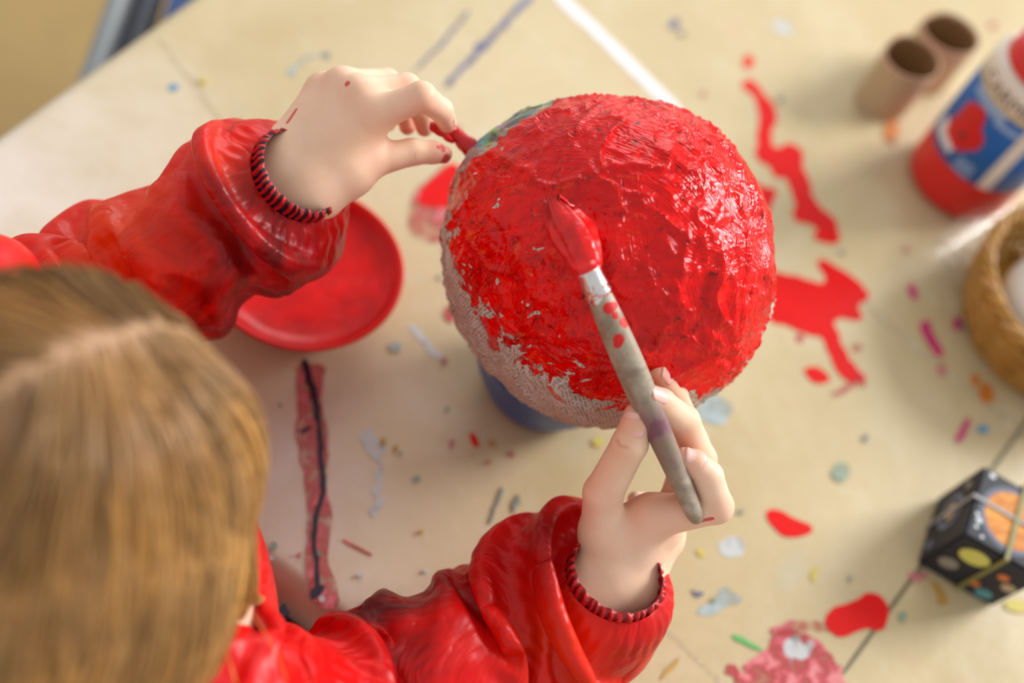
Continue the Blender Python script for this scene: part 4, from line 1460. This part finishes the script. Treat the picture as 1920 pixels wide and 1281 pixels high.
def dab(px, py, r, sx=1.0, hand_lo=0, hand_hi=None, d=None, to=None):
    """a paint dab on the skin under that pixel: the nearest skin to the camera there"""
    global pn
    sl = slice(hand_lo, hand_hi)
    cam0 = np.array([0, 0, CAMH])
    a = at(px, py, 50) - cam0; a /= np.linalg.norm(a)
    w_ = PV[sl] - cam0
    tt = w_ @ a
    dist = np.linalg.norm(w_ - tt[:, None] * a, axis=1)
    m = dist < 0.25
    if not m.any(): return
    hit = PV[sl][m][np.argmin(tt[m])]
    if to is not None:
        a2 = at(to[0], to[1], 50) - cam0; a2 /= np.linalg.norm(a2)
        t2 = w_ @ a2
        m2 = np.linalg.norm(w_ - t2[:, None] * a2, axis=1) < 0.25
        hit2 = PV[sl][m2][np.argmin(t2[m2])] if m2.any() else hit
    else: hit2 = hit
    ba = hit2 - hit
    q_ = PV[sl] - hit
    s_ = np.clip(q_ @ ba / max(ba @ ba, 1e-6), 0, 1)
    dd = np.linalg.norm(q_ - s_[:, None] * ba, axis=1)
    pn[sl] = np.maximum(pn[sl], np.clip(1 - 0.5 * dd / r, 0, 1))


dab(645, 149, 0.17, hand_lo=n1_, hand_hi=n2_)
dab(534, 222, 0.10, hand_lo=n1_, hand_hi=n2_, to=(548, 200))
dab(838, 275, 0.22, hand_lo=n1_, hand_hi=n2_)
dab(826, 268, 0.14, hand_lo=n1_, hand_hi=n2_)
dab(1305, 990, 0.10, hand_lo=n2_, to=(1335, 982))
tipd = lambda c_, r: np.clip(1 - 0.5 * np.linalg.norm(PV - c_, axis=1) / r, 0, 1)
for ch, r in ((Lpin, 0.6), (Lrin, .45)): pn = np.maximum(pn, tipd(ch[-1][0], r))
fattr(person, 'paint', pn)
keep_pn, pn = pn, np.zeros(len(PV))
dab(1148, 824, 0.12, hand_lo=n2_, to=(1153, 838))  # thumb creases: shade of the skin folds painted as dark lines
dab(1153, 838, 0.10, hand_lo=n2_, to=(1168, 844))
dab(783, 303, 0.05, hand_lo=n1_, hand_hi=n2_, to=(788, 290))
fattr(person, 'crease', pn)
lp = np.maximum(np.exp(-(((PV - hd_(0, 7.5, -5.8)) / 1.0) ** 2).sum(1)), np.exp(-(((PV - hd_(0, 7.3, -6.5)) / 0.9) ** 2).sum(1)))
fattr(person, 'lips', lp)
hq = (PV - HC) @ RHEAD.T / np.array([6.5, 7.9, 7.3])
hl = np.linalg.norm(hq, axis=1)
hq = hq / np.maximum(hl, 1e-6)[:, None]
onhead = (hl < 1.12) & (np.arange(len(PV)) < n1_) & (hq[:, 2] > -0.3) & ~((hq[:, 1] > 0.50) & (hq[:, 2] < 0.62 - 0.55 * np.abs(hq[:, 0])))
fattr(person, 'scalp', onhead.astype(float))


def nail(ch, nrm, w=1.0, L=1.25, mat=NAIL, back=0.32):
    """curved nail plate on the last joint of a finger; nrm: outward side in camera axes"""
    (a, ra), (b, rb) = ch[-2], ch[-1]
    x = b - a; x /= np.linalg.norm(x)
    n = cdir(nrm); n = n - x * (n @ x); n /= np.linalg.norm(n)
    y = np.cross(x, n)
    sl_ = np.linalg.norm(b - a)
    ctr_ = b - x * back
    V = []
    nu, nv = 12, 11
    for i in range(nu):
        u = -1 + 2 * i / (nu - 1)
        for j in range(nv):
            v = -1 + 2 * j / (nv - 1)
            uu, vv_ = u * math.sqrt(1 - 0.42 * v * v), v * math.sqrt(1 - 0.42 * u * u)
            ph = math.radians(62) * w * vv_
            lift = 0.035 + (0.03 if i >= nu - 3 else 0)
            V.append(ctr_ + x * (uu * L * rb * 0.95) + (n * math.cos(ph) + y * math.sin(ph)) * ((rb + (ra - rb) * min(1.3, max(0, back - uu * L * rb * 0.95) / sl_)) * (1 - 0.12 * max(0, uu) ** 2) + lift - 0.05 * max(abs(uu), abs(vv_)) ** 6))
    o = mesh('fingernail', V, grid_faces(nu, nv, False), mat, person)
    m_ = o.modifiers.new('thickness', 'SOLIDIFY'); m_.thickness = 0.0006; m_.offset = -1
    return o


NAILP = plain('paint_smeared_fingernail', lin(196, 74, 78), 0.3, 0.25, 200, 0.02)
nail(Lthumb, (0.1, -0.8, 0.55), 0.95, mat=NAILP)
nail(Lind, (0.8, 0.5, 0.2), 0.95)
nail(Lmid, (0.9, 0.35, 0.0), 0.95)
nail(Rthumb, (-0.35, 0.15, 0.95), 1.0, 1.4)
nail(Rind, (0.0, 0.62, 0.8), 1.0)
nail(Rmid, (0.0, 0.6, 0.8), 1.0)
nail(Rrin, (0.2, 0.5, 0.85), 0.95)

# ---- smock
t = NT('red_smock_cloth')
o_ = t.obj()
n1 = t.noise(o_, 9, 4, 0.6, 1.0)
n2 = t.noise(t.scaled(o_, (1, 1, 1), (0.4, 0.2, 0.8)), 16, 4, 0.65, 1.2)
n3 = t.noise(o_, 150, 4, 0.65, 0.8)
n4 = t.noise(t.scaled(o_, (1, 1, 1), (1.0, 0.5, 0.1)), 70, 3, 0.6, 0.8)
c = t.mix(t.ramp(n1, 0.35, 0.65), lin(206, 2, 6), lin(230, 8, 4))
c = t.mix(t.math('MULTIPLY', t.attr('faded'), 0.9), c, lin(236, 66, 14))
c = t.mix(t.math('MULTIPLY', t.attr('grime_shade'), t.ramp(n2, 0.30, 0.56)), c, lin(84, 6, 10))
c = t.mix(t.math('MULTIPLY', t.ramp(n4, 0.62, 0.72), t.ramp(n2, 0.48, 0.6, 0.0, 0.55)), c, lin(70, 20, 22))
c = t.mix(t.ramp(n3, 0.70, 0.76, 0, 0.5), c, lin(220, 120, 112))
c = t.mix(t.ramp(t.noise(o_, 22, 3, 0.6, 1.5), 0.64, 0.74, 0, 0.4), c, lin(206, 40, 66))
SMOCK = t.set(col=c, rough=0.38, spec=0.26, normal=t.bump(t.math('ADD', n3, t.math('MULTIPLY', n4, 0.4)), 0.12, 0.0006,
              t.bump(t.math('ABSOLUTE', t.math('SUBTRACT', t.noise(o_, 17, 3, 0.5, 1.6), 0.5)), 0.55, 0.012)))
CUFFM = {}
for nm, dark, amt in (('dark_gathered_elastic', lin(34, 26, 36), 0.95), ('red_gathered_elastic', lin(96, 12, 20), 0.7)):
    t = NT(nm)
    o_ = t.obj()
    k = t.attr('groove')
    nn = t.noise(o_, 130, 3, 0.6, 0.8)
    c = t.mix(t.math('MULTIPLY', t.ramp(k, 0.35, 0.65), amt), lin(190, 16, 24), dark)
    c = t.mix(t.ramp(nn, 0.6, 0.72, 0, 0.45), c, lin(110, 110, 124) if amt > .8 else lin(210, 60, 60))
    CUFFM[nm] = t.set(col=c, rough=0.45, normal=t.bump(nn, 0.2, 0.0005))

# body of the smock
TOPN = MS + np.array([0, 0, 4.0]) + fwd * 1.0
path = [tuple(HIP + np.array([0, 0, -2]) + fwd * 1) + (14.5,), tuple(HIP + np.array([0, 0, 5])) + (13.2,), tuple(MS + np.array([0, 0, -11]) - fwd * 1) + (12.0,),
        tuple(MS + np.array([0, 0, -3]) - fwd * .3) + (11.6,), tuple(MS + np.array([0, 0, 0.8])) + (9.6,), tuple(MS + np.array([0, 0, 2.8]) + fwd * .5) + (6.2,), tuple(TOPN) + (4.9,)]
V = sweep(path, 80, 120, ref=fwd, flat=0.70)
V = wrinkle(V, 1.04, 1.05, 90, 0.05, 0.35, 4, 0.35, (True, True), 0.22)
smock = cloth_obj('smock', V, SMOCK, person, 0.08, 1)


def sleeve(pts, seed, cuffmat, cuff_n, faded, grime_shade, lp_scale=0.95):
    path = [tuple(A_(x, y, d)) + (r,) for x, y, d, r in pts]
    ns, nt = 104, 92
    V0 = sweep(path, ns, nt)
    # the cloth keeps its full girth up to the elastic, so it gathers there
    C = V0.mean(1)
    s_cm = np.r_[0, np.cumsum(np.linalg.norm(np.diff(C, axis=0), axis=1))][:, None]
    th_ = (np.arange(nt) * 2 * math.pi / nt)[None]
    rad_ = V0 - C[:, None]
    rad_ = rad_ / np.linalg.norm(rad_, axis=-1, keepdims=True)
    wv = lambda a, b, c_: 1 - 2 * np.abs(np.sin(a * th_ + b * s_cm + c_))
    foldf = 0.42 * wv(1.0, 0.30, seed * 0.7) + 0.30 * wv(1.0, -0.42, 1.0 + seed) * (np.cos(th_ / 1 + 0.5) * 0.5 + 0.5) + 0.16 * wv(2.0, 0.8, 2.0 + seed)
    V = V0 + rad_ * (foldf * np.clip((s_cm - 2.6) / 3.0, 0, 1))[..., None]
    Vw_ = wrinkle2(V, seed)
    o = cloth_obj('sleeve', Vw_, SMOCK, smock, 0.05, 1)
    P = Vw_.reshape(-1, 3)
    f = np.zeros(len(P)); g = np.zeros(len(P))
    for px, py, d, r, s in faded:
        f = np.maximum(f, s * np.exp(-((P - A_(px, py, d)) ** 2).sum(1) / (r * r)))
    for px, py, d, r, s in grime_shade:  # grime plus the shade of the sleeve folds, painted into the colour
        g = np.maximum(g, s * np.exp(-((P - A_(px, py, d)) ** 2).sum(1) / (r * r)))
    fattr(o, 'faded', f); fattr(o, 'grime_shade', g)
    # gathered elastic cuff
    c0 = C[0]
    T = C[0] - C[3]; T /= np.linalg.norm(T)
    a = V0[0, 0] - c0; a -= T * (a @ T); a /= np.linalg.norm(a)
    b = np.cross(T, a)
    m, seg = 14, cuff_n * 8
    th = np.arange(seg) * 2 * math.pi / seg
    rows, gr = [], []
    wob = 1.4 * np.sin(3 * th + seed) + 0.9 * np.sin(7 * th + 2 * seed) + 0.6 * np.sin(13 * th + seed)
    rip = 0.5 + 0.5 * np.cos(th * cuff_n + wob)
    for i in range(m):
        s = i / (m - 1)
        z = -0.55 + 1.25 * s
        bulge = math.sin(math.pi * s) ** 0.6
        r = pts[0][3] - 0.22 + min(1, 1.6 * bulge) * (0.13 + 0.16 * rip + 0.05 * np.sin(th * 5 + seed))
        tw = 0.05 * math.sin(s * 3)
        rows.append(c0 + T * (z + 0.06 * np.sin(th * cuff_n * .5))[:, None] + r[:, None] * (np.cos(th + tw)[:, None] * a + np.sin(th + tw)[:, None] * b))
        gr.append(1 - rip)
    cf = mesh('cuff', np.vstack(rows), grid_faces(m, seg), cuffmat, smock)
    cf.modifiers.new('thickness', 'SOLIDIFY').thickness = 0.0004
    fattr(cf, 'groove', np.hstack(gr))
    return o


def wrinkle2(V0, seed):
    V = V0.copy()
    ns, nt = V.shape[:2]
    cen = V0.mean(1, keepdims=True)
    N = V0 - cen
    rad = np.linalg.norm(N, axis=-1, keepdims=True)
    N = N / rad
    seg = np.linalg.norm(np.diff(cen[:, 0], axis=0), axis=1)
    s_ = np.r_[0, np.cumsum(seg)]
    V = V + N * (0.45 * fbm(V * np.array([0.30, 0.30, 0.30]), 3, seed))[..., None] * np.clip(s_ / 1.5, 0, 1)[:, None, None]
    rng_ = np.random.RandomState(seed)
    L = {}
    girth = 2 * math.pi * 4.7 / nt
    Lt0 = np.linalg.norm(np.roll(V0, -1, 1) - V0, axis=-1, keepdims=True)
    Lt = np.maximum(Lt0 * 1.06, girth * 0.92)
    Ls = np.linalg.norm(V0[1:] - V0[:-1], axis=-1, keepdims=True)
    Ls = np.maximum(Ls, np.median(Ls) * 0.8) * 1.15
    def diag(a, b): return np.sqrt(a * a + b * b)
    Ld = diag(Ls, Lt[:-1])
    free = np.ones((ns, nt, 1)); free[:2] = 0; free[-2:] = 0
    keep = 0.012 * np.ones((ns, 1, 1)); keep[:6] = 0.06
    for it in range(260):
        acc = np.zeros_like(V); cnt = np.zeros((ns, nt, 1))
        def corr(d, Lr, k):
            l = np.linalg.norm(d, axis=-1, keepdims=True) + 1e-9
            return 0.5 * k * (l - Lr) / l * d
        c = corr(V[1:] - V[:-1], Ls, 1.0); acc[1:] -= c; acc[:-1] += c; cnt[1:] += 1; cnt[:-1] += 1
        c = corr(np.roll(V, -1, 1) - V, Lt, 1.0); acc += c; acc -= np.roll(c, 1, 1); cnt += 2
        Vr = np.roll(V, -1, 1)
        c = corr(Vr[1:] - V[:-1], Ld, 0.6)
        acc[:-1] += c; t_ = np.zeros_like(V); t_[1:] = c; acc -= np.roll(t_, 1, 1); cnt[1:] += .6; cnt[:-1] += .6
        c = corr(V[1:] - Vr[:-1], Ld, 0.6)
        acc[1:] -= c; t_ = np.zeros_like(V); t_[:-1] = c; acc += np.roll(t_, 1, 1); cnt[1:] += .6; cnt[:-1] += .6
        for st, kb in ((2, 0.35), (5, 0.30)):
            l_ = sum(Ls[i:ns - st + i] for i in range(st))
            c = corr(V[st:] - V[:-st], l_, kb); acc[st:] -= c; acc[:-st] += c; cnt[st:] += kb; cnt[:-st] += kb
            lt = sum(np.roll(Lt, -i, 1) for i in range(st)) * 0.98
            c = corr(np.roll(V, -st, 1) - V, lt, kb * 0.8); acc += c; acc -= np.roll(c, st, 1); cnt += 2 * kb * .8
        V = V + free * (1.3 * acc / np.maximum(cnt, 1) + keep * (V0 - V))
        # stay outside the arm and above the table
        q = V - cen
        r = np.linalg.norm(q, axis=-1, keepdims=True)
        V = np.where(r < 2.75, cen + q / r * np.minimum(2.75, np.maximum(r, rad * 0.99)), V)
        V[..., 2] = np.maximum(V[..., 2], 0.25)
    return V


sleeve([(556, 331, 57.2, 2.45), (548, 338, 57.5, 3.2), (534, 350, 57.9, 4.0), (510, 370, 58.3, 4.5), (470, 398, 58.6, 4.5), (400, 445, 58.6, 4.3), (320, 500, 59.2, 4.6),
        (230, 552, 59.6, 4.5), (130, 600, 59.2, 4.4), (40, 622, 56.5, 4.6), (-40, 632, 53.5, 5.0), (-110, 640, 51, 5.2), (-190, 680, 49, 5.0), (-210, 780, 47.5, 4.0)], 3, CUFFM['dark_gathered_elastic'], 40,
       [(230, 430, 56, 3.6, 1.0), (290, 400, 56, 2.5, .8), (400, 300, 57, 2.0, .5), (420, 330, 55, 1.6, .6)],
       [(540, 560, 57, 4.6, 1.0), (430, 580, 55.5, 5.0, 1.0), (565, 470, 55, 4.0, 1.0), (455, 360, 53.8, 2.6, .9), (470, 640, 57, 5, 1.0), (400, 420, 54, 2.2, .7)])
sleeve([(1152, 1084, 56.5, 2.5), (1145, 1096, 56.9, 3.2), (1132, 1106, 57.5, 4.0), (1106, 1112, 58.0, 4.7), (1060, 1126, 58.3, 4.65), (985, 1160, 58.4, 4.35), (895, 1214, 57.8, 4.35),
        (800, 1268, 56, 4.5), (712, 1312, 55.5, 4.3), (630, 1348, 53.5, 4.4), (540, 1372, 50.5, 4.8), (450, 1385, 48, 5.0), (370, 1372, 46.5, 5.0), (300, 1300, 46.5, 4.0)], 8, CUFFM['red_gathered_elastic'], 36,
       [(1050, 1200, 54, 2.4, .45), (1100, 1250, 55, 2.2, .4)],
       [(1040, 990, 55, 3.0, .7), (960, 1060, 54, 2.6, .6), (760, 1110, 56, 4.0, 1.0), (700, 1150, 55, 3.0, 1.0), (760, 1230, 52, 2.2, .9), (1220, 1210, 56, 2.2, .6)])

# ---- trousers, shoes and the stool (below the table)
JEANS = plain('blue_trousers', lin(58, 72, 104), 0.8, 0.2, 80, 0.2)
SHOE = plain('grey_shoe', lin(110, 108, 110), 0.6)
for s in (-1, 1):
    h_ = HIP + side * 5.2 * s + np.array([0, 0, -1.5])
    kn_ = h_ + fwd * 18 + side * 1.5 * s
    an = kn_ + fwd * 2; an[2] = -TABLE + 4
    tube('trouser_leg', [h_ - fwd * 5, h_, h_ * .5 + kn_ * .5, kn_ + np.array([0, 0, -1]), kn_ * .5 + an * .5 + fwd * 1, an], [4.6, 6.0, 5.2, 4.6, 4.0, 3.6], JEANS, person, 40, 24)
    tube('shoe', [an + np.array([0, 0, -1.4]) - fwd * 3.2, an + np.array([0, 0, -1.2]), an + np.array([0, 0, -1.9]) + fwd * 5, an + np.array([0, 0, -2.2]) + fwd * 9, an + np.array([0, 0, -2.4]) + fwd * 10.4], [1.4, 2.6, 2.0, 1.6, 0.5], SHOE, person, 30, 18)
st = HIP - fwd * 2
stl = empty('stool', (st[0], st[1], -TABLE))
tag(stl, 'small round wooden stool the child sits on', 'stool')
sz = HIP[2] - 10.5
lathe('seat', [(0.01, sz - 2.4), (11.5, sz - 2.4), (12.2, sz - 1.6), (12.2, sz - .6), (11.6, sz), (0.01, sz)], (st[0], st[1], 0), WOOD, stl, 48)
for k in range(4):
    a = math.pi / 4 + k * math.pi / 2
    tube('leg', [(st[0] + 8 * math.cos(a), st[1] + 8 * math.sin(a), sz - 2), (st[0] + 11 * math.cos(a), st[1] + 11 * math.sin(a), -TABLE + 0.3)], 1.2, WOOD, stl, 8, 12)

# ---- hair: parted in the middle, combed to both sides, falling past the cheeks
rs = np.random.RandomState(12)
NS = 8200
d_ = rs.normal(size=(NS * 4, 3))
d_ /= np.linalg.norm(d_, axis=1, keepdims=True)
r_, f_, u_ = d_.T
ok = (u_ > -0.30) & ~((f_ > 0.50) & (u_ < 0.62 - 0.55 * np.abs(r_))) & (np.abs(r_) > 0.004)
d_ = d_[ok][:NS]
NS = len(d_)
R3 = np.array([6.5, 7.9, 7.3])
off = 0.06 + 0.7 * rs.rand(NS) ** 1.2
sgn = np.sign(d_[:, 0])
p = d_ * (R3 + 0.02)
K = 27
ds = 0.92
gl = RHEAD @ (np.array([0, 0, -1.0]) - 0.42 * hf)                      # gravity in head axes
clump = np.stack([fbm(d_ * 4.5 + 3, 2, 91), fbm(d_ * 4.5 + 17, 2, 92), fbm(d_ * 4.5 + 33, 2, 93)], 1)
dirn = np.stack([sgn * 1.0, -0.42 - 0.2 * (d_[:, 1] < 0), 0.10 * np.ones(NS)], 1) + 0.12 * clump + 0.025 * rs.normal(size=(NS, 3))
dirn /= np.linalg.norm(dirn, axis=1, keepdims=True)
path_ = [p.copy()]
for k in range(1, K):
    dirn = dirn * 0.66 + 0.38 * gl + 0.009 * rs.normal(size=(NS, 3)) + 0.02 * clump
    # keep off the face: hair falls beside the cheeks
    infr = (p[:, 1] > 5.5) & (p[:, 2] < 2.0)
    dirn[:, 0] += np.where(infr & (np.abs(p[:, 0]) < 6.2), 0.25 * sgn, 0)
    dirn /= np.linalg.norm(dirn, axis=1, keepdims=True)
    p = p + ds * dirn
    lim = R3 + (off * min(1, k / 4.0))[:, None]
    q = np.sqrt(((p / lim) ** 2).sum(1))
    push = q < 1
    p[push] = p[push] / q[push][:, None]
    # cheeks and jaw
    jc = np.array([0, 2.0, -5.2]); jr = np.array([5.4, 5.8, 5.4]) + off[:, None]
    qq = np.sqrt((((p - jc) / jr) ** 2).sum(1))
    pu = qq < 1
    p[pu] = jc + (p[pu] - jc) / qq[pu][:, None]
    path_.append(p.copy())
HP = np.stack(path_, 1)                                  # NS, K, 3 in head axes
HW = HC + HP @ RHEAD
# rest on the shoulders
for S_, rr_ in ((SL, 6.2), (SR, 6.2), (MS, 7.5)):
    q = HW - (S_ + np.array([0, 0, -1.5]))
    l = np.linalg.norm(q, axis=-1, keepdims=True)
    HW = np.where(l < rr_, S_ + np.array([0, 0, -1.5]) + q / np.maximum(l, 1e-6) * rr_, HW)
HW[..., 2] = np.maximum(HW[..., 2], -22)
lens = (0.72 + 0.28 * rs.rand(NS))


def strands(name, HW, rad, tone, mat):
    NS, K = HW.shape[:2]
    T = np.gradient(HW, axis=1)
    T /= np.linalg.norm(T, axis=-1, keepdims=True) + 1e-9
    up_ = HW - (HC + np.array([0, 0, -3]))
    A = np.cross(T, up_); A /= np.linalg.norm(A, axis=-1, keepdims=True) + 1e-9
    B = np.cross(T, A)
    prof = np.r_[0.6, np.linspace(1, 0.95, K - 4), 0.8, 0.5, 0.1] * rad
    V = np.zeros((NS, K, 3, 3))
    for j in range(3):
        a = j * 2 * math.pi / 3
        V[:, :, j] = HW + prof[None, :, None] * (math.cos(a) * A + math.sin(a) * B)
    base = (np.arange(NS) * K * 3)[:, None, None]
    i = np.arange(K - 1)[None, :, None]
    j = np.arange(3)[None, None, :]
    a = base + i * 3 + j; b = base + i * 3 + (j + 1) % 3
    Fq = np.stack([a, b, b + 3, a + 3], -1).reshape(-1, 4)
    o = mesh(name, V.reshape(-1, 3), Fq, mat, person)
    tn = np.repeat((tone[:, None] + np.linspace(0, 0.34, K)[None]).ravel(), 3)
    fattr(o, 'tone', tn)
    return o


t = NT('blond_hair')
tn = t.attr('tone')
cr = t.n('ShaderNodeValToRGB', {0: tn})
el = cr.color_ramp.elements
el[0].position, el[0].color = 0.0, lin(110, 78, 42)
el[1].position, el[1].color = 1.0, lin(242, 174, 82)
e = el.new(0.35); e.color = lin(168, 126, 76)
e = el.new(0.65); e.color = lin(208, 152, 78)
HAIRM = t.set(col=cr.outputs[0], rough=0.42, spec=0.5)
tone = 0.34 + 0.20 * fbm(d_ * 5.0 + 50, 2, 95) + 0.10 * rs.normal(size=NS)
hair = strands('hair', HW, 0.05, tone, HAIRM)
hair['kind'] = 'stuff'

# a few loose hairs hanging before the shoulder
lo_ = []
for k in range(7):
    x0, y0 = 390 + rs.uniform(-30, 40), 1080 + rs.uniform(-40, 120)
    d0 = 42 + rs.uniform(-1, 3)
    bx_ = rs.uniform(-20, 130)
    pts_ = [A_(x0 - 60, y0 - 90, d0 - 1), A_(x0, y0, d0), A_(x0 + bx_ * 0.6, y0 + 90, d0 + 1.0), A_(x0 + bx_, y0 + 210, d0 + 2.0), A_(x0 + bx_ * 0.9 + rs.uniform(-40, 20), y0 + 360, d0 + 3)]
    lo_.append(crom(pts_, K))
loose = strands('loose_hair', np.array(lo_), 0.018, 0.62 + 0.1 * rs.rand(7), HAIRM)
loose['kind'] = 'stuff'
